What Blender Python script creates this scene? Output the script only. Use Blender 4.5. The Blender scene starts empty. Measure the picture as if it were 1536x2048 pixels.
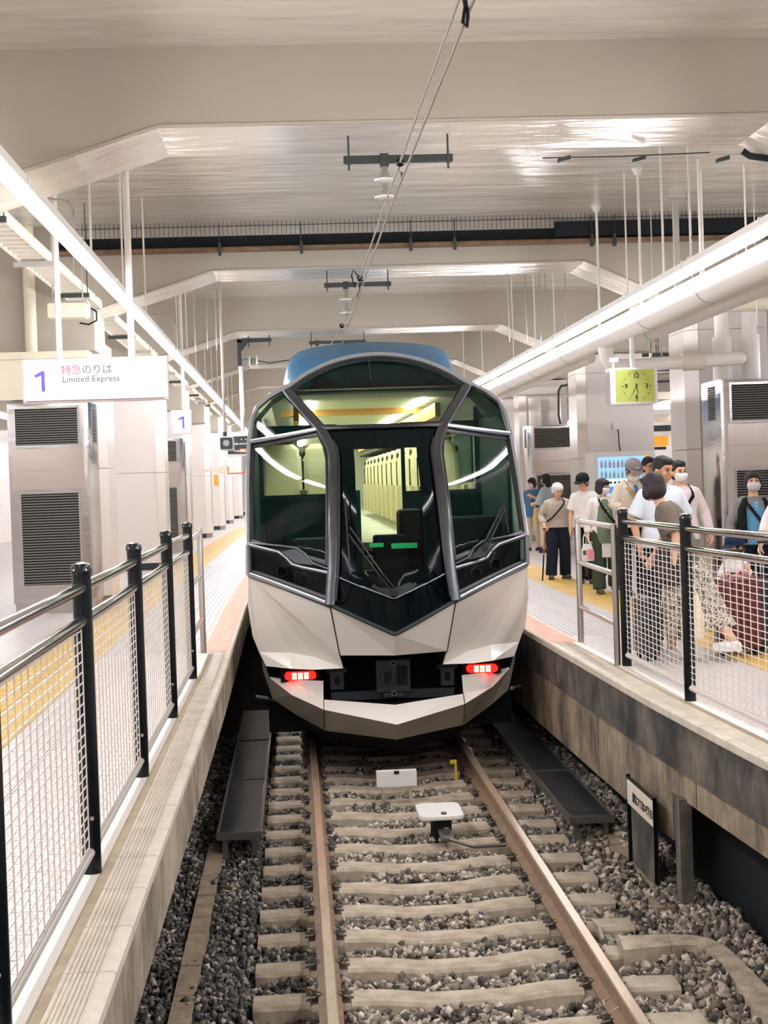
import bpy, bmesh, math, random
import numpy as np
from mathutils import Vector, Matrix
random.seed(7)
RNG = np.random.default_rng(11)
SC = bpy.context.scene
COL = SC.collection
# ------------------------------------------------------------------ camera
# World: X across the track (right +), Y along the track (away from the viewer), Z up, 0 = rail top.
F_PX, EYE = 3100.0, 2.665
_d = np.array([588.0-768.0, -(964.0-1024.0), -F_PX]); _d /= np.linalg.norm(_d)
_r = math.radians(1.9)
_x = np.array([math.cos(_r), math.sin(_r), 0.0]); _x = _x-_d*(_x@_d); _x /= np.linalg.norm(_x)
CAMR = np.array([_x, _d, np.cross(_x, _d)])
cam = bpy.data.cameras.new('camera'); camo = bpy.data.objects.new('camera', cam); COL.objects.link(camo)
cam.sensor_fit = 'VERTICAL'; cam.sensor_height = 36.0; cam.lens = F_PX*36.0/2048.0
cam.clip_start = 0.1; cam.clip_end = 400
camo.matrix_world = Matrix.Translation((0, 0, EYE)) @ Matrix([list(r) for r in CAMR]).to_4x4()
SC.camera = camo
def _ray(u, v): return CAMR @ np.array([u-768.0, -(v-1024.0), -F_PX])
def atY(u, v, Y):
    r = _ray(u, v); k = Y/r[1]; return Vector((r[0]*k, Y, EYE+r[2]*k))
def atZ(u, v, Z):
    r = _ray(u, v); k = (Z-EYE)/r[2]; return Vector((r[0]*k, r[1]*k, Z))
def atX(u, v, X):
    r = _ray(u, v); k = X/r[0]; return Vector((X, r[1]*k, EYE+r[2]*k))
# ------------------------------------------------------------------ world and exposure
w = bpy.data.worlds.new('world'); SC.world = w; w.use_nodes = True
bg = w.node_tree.nodes['Background']; bg.inputs[0].default_value = (0.75, 0.82, 0.85, 1); bg.inputs[1].default_value = 0.35
SC.view_settings.view_transform = 'Standard'; SC.view_settings.look = 'None'
SC.view_settings.exposure = 0.24; SC.view_settings.gamma = 1.0; SC.view_settings.use_curve_mapping = False
SC.cycles.max_bounces = 7; SC.cycles.diffuse_bounces = 4; SC.cycles.glossy_bounces = 3
SC.cycles.transmission_bounces = 4; SC.cycles.transparent_max_bounces = 16
SC.cycles.caustics_reflective = False; SC.cycles.caustics_refractive = False
SC.cycles.sample_clamp_indirect = 6.0
TUBE = 66.0     # radiance of the platform light tubes
# ------------------------------------------------------------------ helpers
def lin(c):
    c = c/255.0
    return c/12.92 if c <= 0.04045 else ((c+0.055)/1.055)**2.4
def rgb(t): return (lin(t[0]), lin(t[1]), lin(t[2]), 1.0)
MATS = {}
def mat(name, col, rough=0.5, metal=0.0, noise=None, bump=None, emit=None, coat=0.0, stretch=(1, 1, 1), spec=0.5, col2=None):
    """noise=(scale, amount) mottles the colour, bump=(scale, strength) relief; both in object space."""
    m = bpy.data.materials.new(name); m.use_nodes = True
    nt = m.node_tree; b = nt.nodes['Principled BSDF']
    b.inputs['Base Color'].default_value = rgb(col)
    b.inputs['Roughness'].default_value = rough; b.inputs['Metallic'].default_value = metal
    b.inputs['Specular IOR Level'].default_value = spec
    if coat: b.inputs['Coat Weight'].default_value = coat; b.inputs['Coat Roughness'].default_value = 0.08
    if emit:
        b.inputs['Emission Color'].default_value = rgb(emit[0]); b.inputs['Emission Strength'].default_value = emit[1]
    if noise or bump:
        tc = nt.nodes.new('ShaderNodeTexCoord'); mp = nt.nodes.new('ShaderNodeMapping')
        mp.inputs['Scale'].default_value = stretch
        nt.links.new(tc.outputs['Object'], mp.inputs['Vector'])
        if noise:
            n = nt.nodes.new('ShaderNodeTexNoise'); n.inputs['Scale'].default_value = noise[0]; n.inputs['Detail'].default_value = 6
            n.inputs['Roughness'].default_value = 0.65
            nt.links.new(mp.outputs[0], n.inputs['Vector'])
            r = nt.nodes.new('ShaderNodeValToRGB')
            a = noise[1]; c = rgb(col)
            if col2: r.color_ramp.elements[0].color = rgb(col2); r.color_ramp.elements[1].color = c
            else:
                r.color_ramp.elements[0].color = (c[0]*(1-a), c[1]*(1-a), c[2]*(1-a), 1)
                r.color_ramp.elements[1].color = (min(1, c[0]*(1+a)), min(1, c[1]*(1+a)), min(1, c[2]*(1+a)), 1)
            r.color_ramp.elements[0].position = 0.35; r.color_ramp.elements[1].position = 0.65
            nt.links.new(n.outputs[0], r.inputs[0]); nt.links.new(r.outputs[0], b.inputs['Base Color'])
        if bump:
            n2 = nt.nodes.new('ShaderNodeTexNoise'); n2.inputs['Scale'].default_value = bump[0]; n2.inputs['Detail'].default_value = 4
            nt.links.new(mp.outputs[0], n2.inputs['Vector'])
            bp = nt.nodes.new('ShaderNodeBump'); bp.inputs['Strength'].default_value = bump[1]; bp.inputs['Distance'].default_value = 0.02
            nt.links.new(n2.outputs[0], bp.inputs['Height']); nt.links.new(bp.outputs[0], b.inputs['Normal'])
    MATS[name] = m
    return m
def wloc(o):
    v = Vector((0, 0, 0))
    while o is not None: v += o.location; o = o.parent
    return v
class MB:
    """collects polygons, then builds ONE mesh object"""
    def __init__(s): s.v = []; s.f = []
    def add(s, vs, fs):
        n = len(s.v); s.v += [tuple(p) for p in vs]; s.f += [tuple(i+n for i in f) for f in fs]; return s
    def box(s, x0, x1, y0, y1, z0, z1):
        if x0 > x1: x0, x1 = x1, x0
        if y0 > y1: y0, y1 = y1, y0
        if z0 > z1: z0, z1 = z1, z0
        return s.add([(x0,y0,z0),(x1,y0,z0),(x1,y1,z0),(x0,y1,z0),(x0,y0,z1),(x1,y0,z1),(x1,y1,z1),(x0,y1,z1)],
                     [(0,3,2,1),(4,5,6,7),(0,1,5,4),(1,2,6,5),(2,3,7,6),(3,0,4,7)])
    def cbox(s, c, d): return s.box(c[0]-d[0]/2, c[0]+d[0]/2, c[1]-d[1]/2, c[1]+d[1]/2, c[2]-d[2]/2, c[2]+d[2]/2)
    def prism(s, pts, a, b, axis='z'):
        """pts 2D outline (counter-clockwise) swept from a to b along axis"""
        def P(p, t): return (p[0], p[1], t) if axis == 'z' else ((p[0], t, p[1]) if axis == 'y' else (t, p[0], p[1]))
        n = len(pts); vs = [P(p, a) for p in pts]+[P(p, b) for p in pts]
        fs = [tuple(range(n-1, -1, -1)), tuple(range(n, 2*n))]+[(i, (i+1) % n, n+(i+1) % n, n+i) for i in range(n)]
        if axis == 'y': fs = [tuple(reversed(f)) for f in fs]
        return s.add(vs, fs)
    def ring_loft(s, rings, cap=True, closed=True):
        n = len(rings[0]); vs = [p for r in rings for p in r]; fs = []
        for k in range(len(rings)-1):
            for i in range(n if closed else n-1):
                j = (i+1) % n; fs.append((k*n+i, k*n+j, (k+1)*n+j, (k+1)*n+i))
        if cap: fs.append(tuple(range(n-1, -1, -1))); fs.append(tuple(range((len(rings)-1)*n, len(rings)*n)))
        return s.add(vs, fs)
    def cyl(s, p, q, r, n=10, r2=None, cap=True):
        p = Vector(p); q = Vector(q); d = (q-p).normalized(); r2 = r if r2 is None else r2
        a = d.orthogonal().normalized(); b = d.cross(a)
        R = lambda c, rr: [tuple(c+a*(rr*math.cos(t*2*math.pi/n))+b*(rr*math.sin(t*2*math.pi/n))) for t in range(n)]
        return s.ring_loft([R(p, r), R(q, r2)], cap)
    def tube(s, pts, r, n=8, cap=True):
        pts = [Vector(p) for p in pts]; rings = []; a = None
        for i, c in enumerate(pts):
            d = (pts[min(i+1, len(pts)-1)]-pts[max(i-1, 0)]).normalized()
            if a is None: a = d.orthogonal().normalized()
            else: a = (a-d*a.dot(d)).normalized()
            b = d.cross(a); rr = r[i] if isinstance(r, (list, tuple)) else r
            rings.append([tuple(c+a*(rr*math.cos(t*2*math.pi/n))+b*(rr*math.sin(t*2*math.pi/n))) for t in range(n)])
        return s.ring_loft(rings, cap)
    def lathe(s, c, prof, n=16, axis='z'):
        """prof: (radius, height) pairs from bottom to top around c"""
        rings = []
        for r, h in prof:
            ring = []
            for t in range(n):
                x, y = r*math.cos(t*2*math.pi/n), r*math.sin(t*2*math.pi/n)
                if axis == 'z': ring.append((c[0]+x, c[1]+y, c[2]+h))
                elif axis == 'y': ring.append((c[0]+x, c[1]+h, c[2]-y))
                else: ring.append((c[0]+h, c[1]+x, c[2]+y))
            rings.append(ring)
        return s.ring_loft(rings, True)
    def ball(s, c, r, n=10, m=7):
        if not isinstance(r, (tuple, list)): r = (r, r, r)
        rings = []
        for k in range(m+1):
            ph = -math.pi/2+math.pi*(k+0.02)/(m+0.04)
            rings.append([(c[0]+r[0]*math.cos(ph)*math.cos(t*2*math.pi/n), c[1]+r[1]*math.cos(ph)*math.sin(t*2*math.pi/n), c[2]+r[2]*math.sin(ph)) for t in range(n)])
        return s.ring_loft(rings, True)
    def slab(s, pts, thick):
        """3D polygon given thickness along its normal (backwards)"""
        P = [Vector(p) for p in pts]; nrm = Vector((0, 0, 0))
        for i in range(len(P)): nrm += (P[i]-P[0]).cross(P[(i+1) % len(P)]-P[0])
        nrm.normalize(); n = len(P)
        return s.add([tuple(p) for p in P]+[tuple(p-nrm*thick) for p in P],
                     [tuple(range(n)), tuple(range(2*n-1, n-1, -1))]+[(i, n+i, n+(i+1) % n, (i+1) % n) for i in range(n)])
    def build(s, name, m, parent=None, smooth=False, bevel=0.0, auto=True):
        me = bpy.data.meshes.new(name); off = wloc(parent) if parent is not None else Vector((0, 0, 0))
        V = [(a-off.x, b-off.y, c-off.z) for a, b, c in s.v]
        me.from_pydata(V, [], s.f); me.update()
        o = bpy.data.objects.new(name, me); COL.objects.link(o)
        me.materials.append(MATS[m] if isinstance(m, str) else m)
        if parent is not None: o.parent = parent
        if smooth:
            me.polygons.foreach_set('use_smooth', [True]*len(me.polygons))
            try: me.set_sharp_from_angle(angle=math.radians(38))
            except Exception: pass
        if bevel:
            b = o.modifiers.new('bevel', 'BEVEL'); b.width = bevel; b.segments = 2; b.limit_method = 'ANGLE'; b.angle_limit = math.radians(35)
        return o
def tag(o, label=None, cat=None, group=None, kind=None):
    if label: o['label'] = label
    if cat: o['category'] = cat
    if group: o['group'] = group
    if kind: o['kind'] = kind
    return o
def thing(name, label, cat, loc=(0, 0, 0), group=None):
    o = bpy.data.objects.new(name, None); o.empty_display_size = 0.2; COL.objects.link(o); o.location = loc
    return tag(o, label, cat, group)
def struct(name, mb, m, parent=None, **k):
    o = mb.build(name, m, parent, **k)
    if parent is None: o['kind'] = 'structure'
    return o
def inst(src, loc, parent=None, name=None, scale=None, rotz=None):
    o = bpy.data.objects.new(name or src.name.split('.')[0], src.data); COL.objects.link(o)
    if parent is not None: o.parent = parent
    o.location = loc
    if scale: o.scale = scale
    if rotz: o.rotation_euler[2] = rotz
    for k in ('kind', 'label'):
        if k in src.keys(): o[k] = src[k]
    for md in src.modifiers:
        if md.type == 'BEVEL':
            n = o.modifiers.new('bevel', 'BEVEL'); n.width = md.width; n.segments = md.segments; n.limit_method = 'ANGLE'
    return o
def text(name, body, m, parent, loc, size, rot=(math.pi/2, 0, 0), align='LEFT', extrude=0.001, bold=0.0, sx=1.0):
    """lettering in the built-in font turned into a mesh part; loc is in world space"""
    cu = bpy.data.curves.new(name, 'FONT'); cu.body = body; cu.size = size; cu.align_x = align; cu.extrude = extrude; cu.offset = bold
    cu.resolution_u = 3
    t = bpy.data.objects.new(name, cu); COL.objects.link(t)
    dg = bpy.context.evaluated_depsgraph_get(); me = bpy.data.meshes.new_from_object(t.evaluated_get(dg))
    bpy.data.objects.remove(t)
    o = bpy.data.objects.new(name, me); COL.objects.link(o)
    me.materials.clear(); me.materials.append(MATS[m])
    if parent is not None: o.parent = parent
    off = wloc(parent) if parent is not None else Vector((0, 0, 0))
    o.location = Vector(loc)-off; o.rotation_euler = rot; o.scale = (sx, 1, 1)
    return o
# ------------------------------------------------------------------ materials of the station
mat('ceiling_paint', (180, 172, 158), 0.45, noise=(0.6, 0.05), bump=(2.5, 0.12))
mat('glossy_paint', (204, 196, 184), 0.17, bump=(1.7, 1.0), stretch=(0.55, 2.4, 2.4), noise=(1.2, 0.10))
mat('beam_paint', (174, 166, 152), 0.5, noise=(0.5, 0.05), bump=(4, 0.08))
mat('enamel', (228, 221, 216), 0.22, noise=(1.2, 0.02))
mat('wall_white', (236, 229, 224), 0.5, noise=(1, 0.03))
mat('joint', (150, 142, 138), 0.7)
mat('plinth_black', (22, 30, 36), 0.45)
mat('steel', (182, 178, 175), 0.17, 1.0, noise=(2, 0.05), stretch=(1, 1, 6), bump=(1.2, 0.15))
mat('steel_tube', (215, 210, 205), 0.16, 1.0)
mat('steel_dull', (170, 164, 158), 0.38, 1.0)
mat('wire_white', (214, 205, 200), 0.4)
mat('post_black', (4, 12, 17), 0.25, spec=.3)
mat('dark_metal', (60, 66, 64), 0.55, 0.4)
mat('rod_grey', (170, 166, 160), 0.5)
mat('rod_white', (225, 220, 214), 0.5)
mat('pipe_white', (232, 228, 222), 0.35, noise=(2, 0.02))
mat('pipe_cream', (222, 212, 190), 0.4, noise=(2, 0.06))
mat('tray_cream', (214, 207, 192), 0.5)
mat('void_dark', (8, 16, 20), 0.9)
mat('grille_dark', (14, 20, 26), 0.8)
mat('slat_grey', (150, 146, 140), 0.4, 0.6)
mat('gutter_brown', (112, 88, 66), 0.6, noise=(6, 0.3))
mat('mesh_panel', (190, 184, 174), 0.6, noise=(3, 0.1))
mat('tube_light', (255, 255, 255), 0.5, emit=((250, 249, 252), TUBE))
mat('far_tube_light', (255, 255, 255), 0.5, emit=((244, 246, 255), 30.0))
mat('concrete_light', (196, 184, 168), 0.75, noise=(7, 0.18), bump=(40, 0.25))
mat('slab_top', (214, 205, 190), 0.55, noise=(5, 0.12), bump=(60, 0.12))
mat('tan_strip', (176, 160, 136), 0.7, noise=(6, 0.15))
mat('white_line', (244, 240, 234), 0.5)
mat('tile_joint', (188, 180, 176), 0.7)
mat('yellow_tile', (204, 168, 84), 0.45, noise=(3, 0.10))
mat('grey_tile', (188, 184, 184), 0.4, noise=(3, 0.06))
mat('orange_tile', (226, 128, 92), 0.5, noise=(9, 0.22), col2=(222, 168, 144))
def streaky(name, top, dark, lo=0.42, hi=0.62):
    m = mat(name, top, 0.8); nt = m.node_tree; b = nt.nodes['Principled BSDF']
    tc = nt.nodes.new('ShaderNodeTexCoord'); mp = nt.nodes.new('ShaderNodeMapping'); mp.inputs['Scale'].default_value = (2, 1.7, 1.5)
    n = nt.nodes.new('ShaderNodeTexNoise'); n.inputs['Scale'].default_value = 1.3; n.inputs['Detail'].default_value = 8; n.inputs['Roughness'].default_value = 0.62
    r = nt.nodes.new('ShaderNodeValToRGB'); r.color_ramp.elements[0].position = lo; r.color_ramp.elements[1].position = hi
    r.color_ramp.elements[0].color = rgb(dark); r.color_ramp.elements[1].color = rgb(top)
    nt.links.new(tc.outputs['Object'], mp.inputs[0]); nt.links.new(mp.outputs[0], n.inputs[0]); nt.links.new(n.outputs[0], r.inputs[0])
    mp2 = nt.nodes.new('ShaderNodeMapping'); mp2.inputs['Scale'].default_value = (6, 11, 1.8); n2 = nt.nodes.new('ShaderNodeTexNoise'); n2.inputs['Scale'].default_value = 1.6; n2.inputs['Detail'].default_value = 9; n2.inputs['Roughness'].default_value = .7
    nt.links.new(tc.outputs['Object'], mp2.inputs[0]); nt.links.new(mp2.outputs[0], n2.inputs[0])
    r2 = nt.nodes.new('ShaderNodeValToRGB'); r2.color_ramp.elements[0].position = .38; r2.color_ramp.elements[1].position = .62; r2.color_ramp.elements[0].color = (.42, .42, .44, 1); r2.color_ramp.elements[1].color = (1.15, 1.12, 1.08, 1)
    mx = nt.nodes.new('ShaderNodeMix'); mx.data_type = 'RGBA'; mx.blend_type = 'MULTIPLY'; mx.inputs[0].default_value = .6
    nt.links.new(n2.outputs[0], r2.inputs[0]); nt.links.new(r.outputs[0], mx.inputs[6]); nt.links.new(r2.outputs[0], mx.inputs[7]); nt.links.new(mx.outputs[2], b.inputs['Base Color'])
    bp = nt.nodes.new('ShaderNodeBump'); bp.inputs['Strength'].default_value = 0.35; nt.links.new(n.outputs[0], bp.inputs['Height']); nt.links.new(bp.outputs[0], b.inputs['Normal'])
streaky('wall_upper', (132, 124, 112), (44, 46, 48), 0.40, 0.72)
streaky('wall_lower', (172, 156, 132), (92, 86, 76), 0.36, 0.62)
streaky('wall_left', (184, 172, 152), (120, 110, 98), 0.36, 0.6)
def dashed_tile(name, col, dash):
    m = mat(name, col, 0.3); nt = m.node_tree; b = nt.nodes['Principled BSDF']; L = nt.links.new
    tc = nt.nodes.new('ShaderNodeTexCoord'); sp = nt.nodes.new('ShaderNodeSeparateXYZ'); L(tc.outputs['Object'], sp.inputs[0])
    def M(op, a, bb=None):
        n = nt.nodes.new('ShaderNodeMath'); n.operation = op
        for i, x in enumerate((a, bb)):
            if x is None: continue
            if isinstance(x, (int, float)): n.inputs[i].default_value = x
            else: L(x, n.inputs[i])
        return n.outputs[0]
    row = M('FLOOR', M('DIVIDE', sp.outputs[1], 0.05)); odd = M('MULTIPLY', M('FLOORED_MODULO', row, 2.0), 0.025)
    fx = M('FLOORED_MODULO', M('ADD', sp.outputs[0], odd), 0.05); fy = M('FLOORED_MODULO', sp.outputs[1], 0.05)
    d = M('MULTIPLY', M('LESS_THAN', fx, 0.026), M('LESS_THAN', fy, 0.009))
    mx = nt.nodes.new('ShaderNodeMix'); mx.data_type = 'RGBA'; L(d, mx.inputs[0]); mx.inputs[6].default_value = rgb(col); mx.inputs[7].default_value = rgb(dash)
    L(mx.outputs[2], b.inputs['Base Color'])
dashed_tile('floor_tile', (216, 210, 207), (150, 142, 140))

Y0, Y1 = -6.0, 84.0
PZ = 1.1                                             # platform height above the rail
# edge lines (X of the platform edge against Y); the right one opens up towards the viewer
LEDGE = [(-6, -.63), (13, -.63), (20, -.665), (40, -.50), (84, .25)]
REDGE = [(-6, 2.95), (5, 2.64), (7, 2.53), (8.1, 2.462), (9.07, 2.418), (10.4, 2.37), (12.4, 2.332), (15.2, 2.285), (24, 2.27), (40, 2.35), (84, 3.0)]
def edge(tab, y):
    for (a, xa), (b, xb) in zip(tab, tab[1:]):
        if a <= y <= b: return xa+(xb-xa)*(y-a)/(b-a)
    return tab[-1][1]
# ------------------------------------------------------------------ platforms
def platform(side, tab, far):
    out = MB(); sgn = 1 if far > 0 else -1
    pts = [(x+sgn*0.30, y) for y, x in tab]; poly = pts+[(far, tab[-1][0]), (far, tab[0][0])]
    if sgn > 0: poly = poly[::-1]
    out.prism(poly[::-1] if sgn < 0 else poly[::-1], PZ-0.32, PZ-0.012)
    return struct('floor_'+side, out, 'tile_joint')
floorL = platform('left', LEDGE, -9.0)
floorR = platform('right', REDGE, 13.0)
base = MB().box(-9, 13, Y0, Y1, -0.75, -0.42)
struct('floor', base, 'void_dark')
# edge slabs, each a piece 0.52 m long
def slab_mesh(sgn, y0, y1, x0, x1, near):
    """coping stone of the edge; (x0,x1) = edge X at its two ends"""
    m = MB(); W = 0.30; h = 0.045 if sgn < 0 else 0.055; g = 0.004
    def P(t, e, z): return ((x0 if t == 0 else x1)+sgn*e, (y0+g) if t == 0 else (y1-g), z)
    prof = [(0, PZ-h), (0, PZ-0.01), (0.01, PZ)]
    if near:
        for k in range(7):
            a = 0.055+k*0.0158; prof += [(a, PZ), (a+0.002, PZ-0.006), (a+0.0055, PZ-0.006), (a+0.0075, PZ)]
    prof += [(W, PZ), (W, PZ-h)]
    r0 = [P(0, e, z) for e, z in prof]; r1 = [P(1, e, z) for e, z in prof]
    if sgn > 0: r0, r1 = r1, r0
    return m.ring_loft([r0, r1])
for sgn, tab, par, wm in ((-1, LEDGE, floorL, 'slab_top'), (1, REDGE, floorR, 'slab_top')):
    y = 4.0 if sgn < 0 else 7.2; rest = MB(); k = 0
    while y < 60:
        yn = y+0.52; a, b = edge(tab, y), edge(tab, yn)
        m = slab_mesh(sgn, y, yn, a, b, y < 14.4)
        if y < 22: m.build('edge_slab', wm, par)
        else: rest.add(m.v, m.f)
        y = yn
    o = rest.build('edge_slab', wm, par); o['kind'] = 'stuff'
    for a, b in ((-6, 4.0 if sgn < 0 else 7.2), (60.8, 84)):
        slab_mesh(sgn, a, b, edge(tab, a), edge(tab, b), False).build('edge_slab', wm, par)
    # painted lines behind the grooves
    def strip(name, e0, e1, ya, yb, mm, zz):
        m = MB(); ys = [ya+(yb-ya)*i/40 for i in range(41)]
        for p, q in zip(ys, ys[1:]):
            a, b = edge(tab, p), edge(tab, q)
            v = [(a+sgn*e0, p, zz), (a+sgn*e1, p, zz), (b+sgn*e1, q, zz), (b+sgn*e0, q, zz)]
            if sgn > 0: m.slab(v, 0.004)
            else: m.slab(v[::-1], 0.004)
        return m.build(name, mm, par)
    strip('tan_stripe', 0.170, 0.212, 4 if sgn < 0 else 7, 14.4, 'tan_strip', PZ+0.0012)
    strip('white_stripe', 0.212, 0.27, 4 if sgn < 0 else 7, 14.4, 'white_line', PZ+0.0012)
    strip('orange_stripe', 0.03, 0.27, 14.6 if sgn < 0 else 14.2, 40, 'orange_tile', PZ+0.0015)
# tiles 0.3 m: nearest 300 a side as pieces, the others joined
def bar_tile(nb, w):
    m = MB().box(-.147, .147, -.147, .147, -.012, 0)
    for k in range(nb):
        x = -.147+.294*(k+.5)/nb; m.add([(x-w, -.14, 0), (x+w, -.14, 0), (x+w*.6, -.135, .005), (x-w*.6, -.135, .005), (x-w, .14, 0), (x+w, .14, 0), (x+w*.6, .135, .005), (x-w*.6, .135, .005)],
              [(0, 1, 2, 3), (7, 6, 5, 4), (3, 2, 6, 7), (0, 3, 7, 4), (1, 5, 6, 2)])
    return m
def dot_tile():
    m = MB().box(-.147, .147, -.147, .147, -.012, 0)
    for i in range(5):
        for j in range(5):
            x, y = -.12+i*.06, -.12+j*.06; m.lathe((x, y, 0), [(.016, -.002), (.010, .005)], 6)
    return m
plain = lambda: MB().box(-.1475, .1475, -.1475, .1475, -.012, 0)
KIND = {'floor_tile': ('floor_tile', plain()), 'tactile_tile': ('yellow_tile', bar_tile(4, .018)), 'dotted_tile': ('yellow_tile', dot_tile()), 'grooved_tile': ('grey_tile', bar_tile(5, .014))}
def lay(sgn, tab, par, ystart, proto):
    cells = []
    for i in range(0, 16):
        for j in range(int((56-ystart)/.3)):
            y = ystart+.15+.3*j; x = edge(tab, y)+sgn*(.30+.15+.3*i)
            if abs(x) > 9: continue
            kind = 'floor_tile'
            if sgn < 0:
                if i in (3, 4) : kind = 'tactile_tile'
                elif y > 14.6 and i in (0, 1, 2): kind = 'grooved_tile'
            else:
                if i in (3, 4): kind = 'tactile_tile' if (y > 13.6) else 'dotted_tile'
                elif y > 14.6 and i in (0, 1, 2): kind = 'grooved_tile'
            seen = (-.21*y < x < .33*y); near_ = (-.36*y-1.5 < x < .5*y+2.5)
            cells.append((y, x, kind, seen, near_))
    cells.sort(key=lambda c: c[0])
    n = 0; rest = {}
    for y, x, kind, seen, near_ in cells:
        if not near_: continue
        if seen and y < 16 and n < 300:
            if kind not in proto:
                o = KIND[kind][1].build(kind, KIND[kind][0], par); proto[kind] = o; o.location = Vector((x, y, PZ)); 
                o.data.transform(Matrix.Translation(wloc(par)))
            else: inst(proto[kind], (x, y, PZ), par, kind)
            n += 1
        else:
            m = rest.setdefault(kind, MB())
            if kind == 'floor_tile' or y > 30:
                m.box(x-.1475, x+.1475, y-.1475, y+.1475, PZ-.012, PZ)
            else: m.add([(a+x, b+y, c+PZ) for a, b, c in KIND[kind][1].v], KIND[kind][1].f)
    for kind, m in rest.items():
        o = m.build(kind, KIND[kind][0], par); o['kind'] = 'stuff'
PROTO = {}
lay(-1, LEDGE, floorL, 4.0, PROTO)
lay(1, REDGE, floorR, 7.2, PROTO)
# tile field beyond the laid tiles, one slab each
far = MB().box(-9, -4.9, 4, 84, PZ-.012, PZ-.001); far.build('floor_field', 'floor_tile', floorL)
far = MB().box(7.2, 13, 4, 84, PZ-.012, PZ-.001); far.build('floor_field', 'floor_tile', floorR)
far = MB().box(-4.9, -.3, 56, 84, PZ-.011, PZ-.001); far.build('floor_field', 'floor_tile', floorL)
far = MB().box(2.7, 7.2, 56, 84, PZ-.011, PZ-.001); far.build('floor_field', 'floor_tile', floorR)
# platform walls
def wall(name, tab, e, z0, z1, ya, yb, m, parent=None, th=0.12):
    mb = MB(); s = 1 if tab is REDGE else -1
    ys = [ya]+[y for y, _ in tab if ya < y < yb]+[yb]
    for p, q in zip(ys, ys[1:]):
        a, b = edge(tab, p)+s*e, edge(tab, q)+s*e
        poly = [(a, p), (a+s*th, p), (b+s*th, q), (b, q)]
        if s < 0: poly = poly[::-1]
        mb.prism(poly, z0, z1)
    return struct(name, mb, m, parent)
wr = wall('wall_right_lower', REDGE, 0.035, 0.22, PZ-.325, 10.05, 84, 'wall_lower')
wall('wall_right_upper', REDGE, 0.008, .75, PZ-.02, -6, 84, 'wall_upper', th=0.02)
wall('wall_right_lintel', REDGE, 0.035, .54, PZ-.325, -6, 10.05, 'wall_lower')
wall('wall_right_back', REDGE, 0.36, -.45, PZ-.33, -6, 84, 'void_dark')
wall('wall_left_face', LEDGE, 0.004, PZ-.34, PZ-.012, -6, 84, 'wall_left', th=.02)
wall('wall_left_back', LEDGE, 0.55, -.45, PZ-.33, -6, 84, 'void_dark')  # near-black: the shade under the platform is put into the wall colour
# formwork joints and chipped spots on the right wall
for y in (9.5, 12.3):
    x = edge(REDGE, y)+.034; MB().box(x-.0015, x+.01, y-.003, y+.003, .24 if y > 10 else .55, .73).build('form_joint', 'void_dark', wr)
# ledge line between the two bands
wall('trim_1', REDGE, 0.0, .735, .752, -6, 84, 'wall_upper', th=.05)
# support posts under the right platform
for y, x in ((9.78, 2.40), (8.45, 2.62), (6.2, 2.70)):
    tag(MB().box(x-.02, x+.06, y-.06, y+.06, -.42, .56).build('platform_post', 'wall_upper'), kind='structure')
# ------------------------------------------------------------------ ceiling, beams, columns
CZ = 6.04
struct('ceiling', MB().box(-9, 13, Y0, Y1+1, CZ, CZ+.3), 'glossy_paint')
struct('wall_left', MB().box(-9.3, -9, Y0, Y1, -.5, CZ), 'wall_white')
struct('wall_right', MB().box(13, 13.3, Y0, Y1, -.5, CZ), 'wall_white')
struct('wall_back', MB().box(-9.3, 13.3, Y1, Y1+.3, -.5, CZ), 'wall_white')
struct('wall_front', MB().box(-9.3, 13.3, Y0-.3, Y0, -.5, CZ), 'wall_white')
BY = [12.06+8.15*k for k in range(-2, 9)]
def beam_profile():
    return [(-9, CZ), (-9, 4.45), (-2.5, 4.45), (-2.5, 4.95), (-.95, 5.43), (3.9, 5.43), (5.0, 4.93), (13, 4.93), (13, CZ)]
for i, y in enumerate(BY):
    pr = beam_profile()
    b = struct('beam', MB().prism(pr, y, y+1.1, 'y'), 'beam_paint')
    # glossy soffit plates
    seg = [(-2.5, 4.95), (-.95, 5.43), (3.9, 5.43), (5.0, 4.93)]
    for k, (a, c) in enumerate(zip(seg, seg[1:])):
        m = MB().slab([(a[0], y+.03, a[1]-.004), (c[0], y+.03, c[1]-.004), (c[0], y+1.07, c[1]-.004), (a[0], y+1.07, a[1]-.004)][::-1], .01)
        m.build('soffit', 'glossy_paint', b)
    # edge fillet along the soffit
    m = MB()
    for a, c in zip(seg, seg[1:]): m.tube([(a[0], y+.004, a[1]+.01), (c[0], y+.004, c[1]+.01)], .016, 6)
    m.build('corner_bead', 'beam_paint', b)
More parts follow.
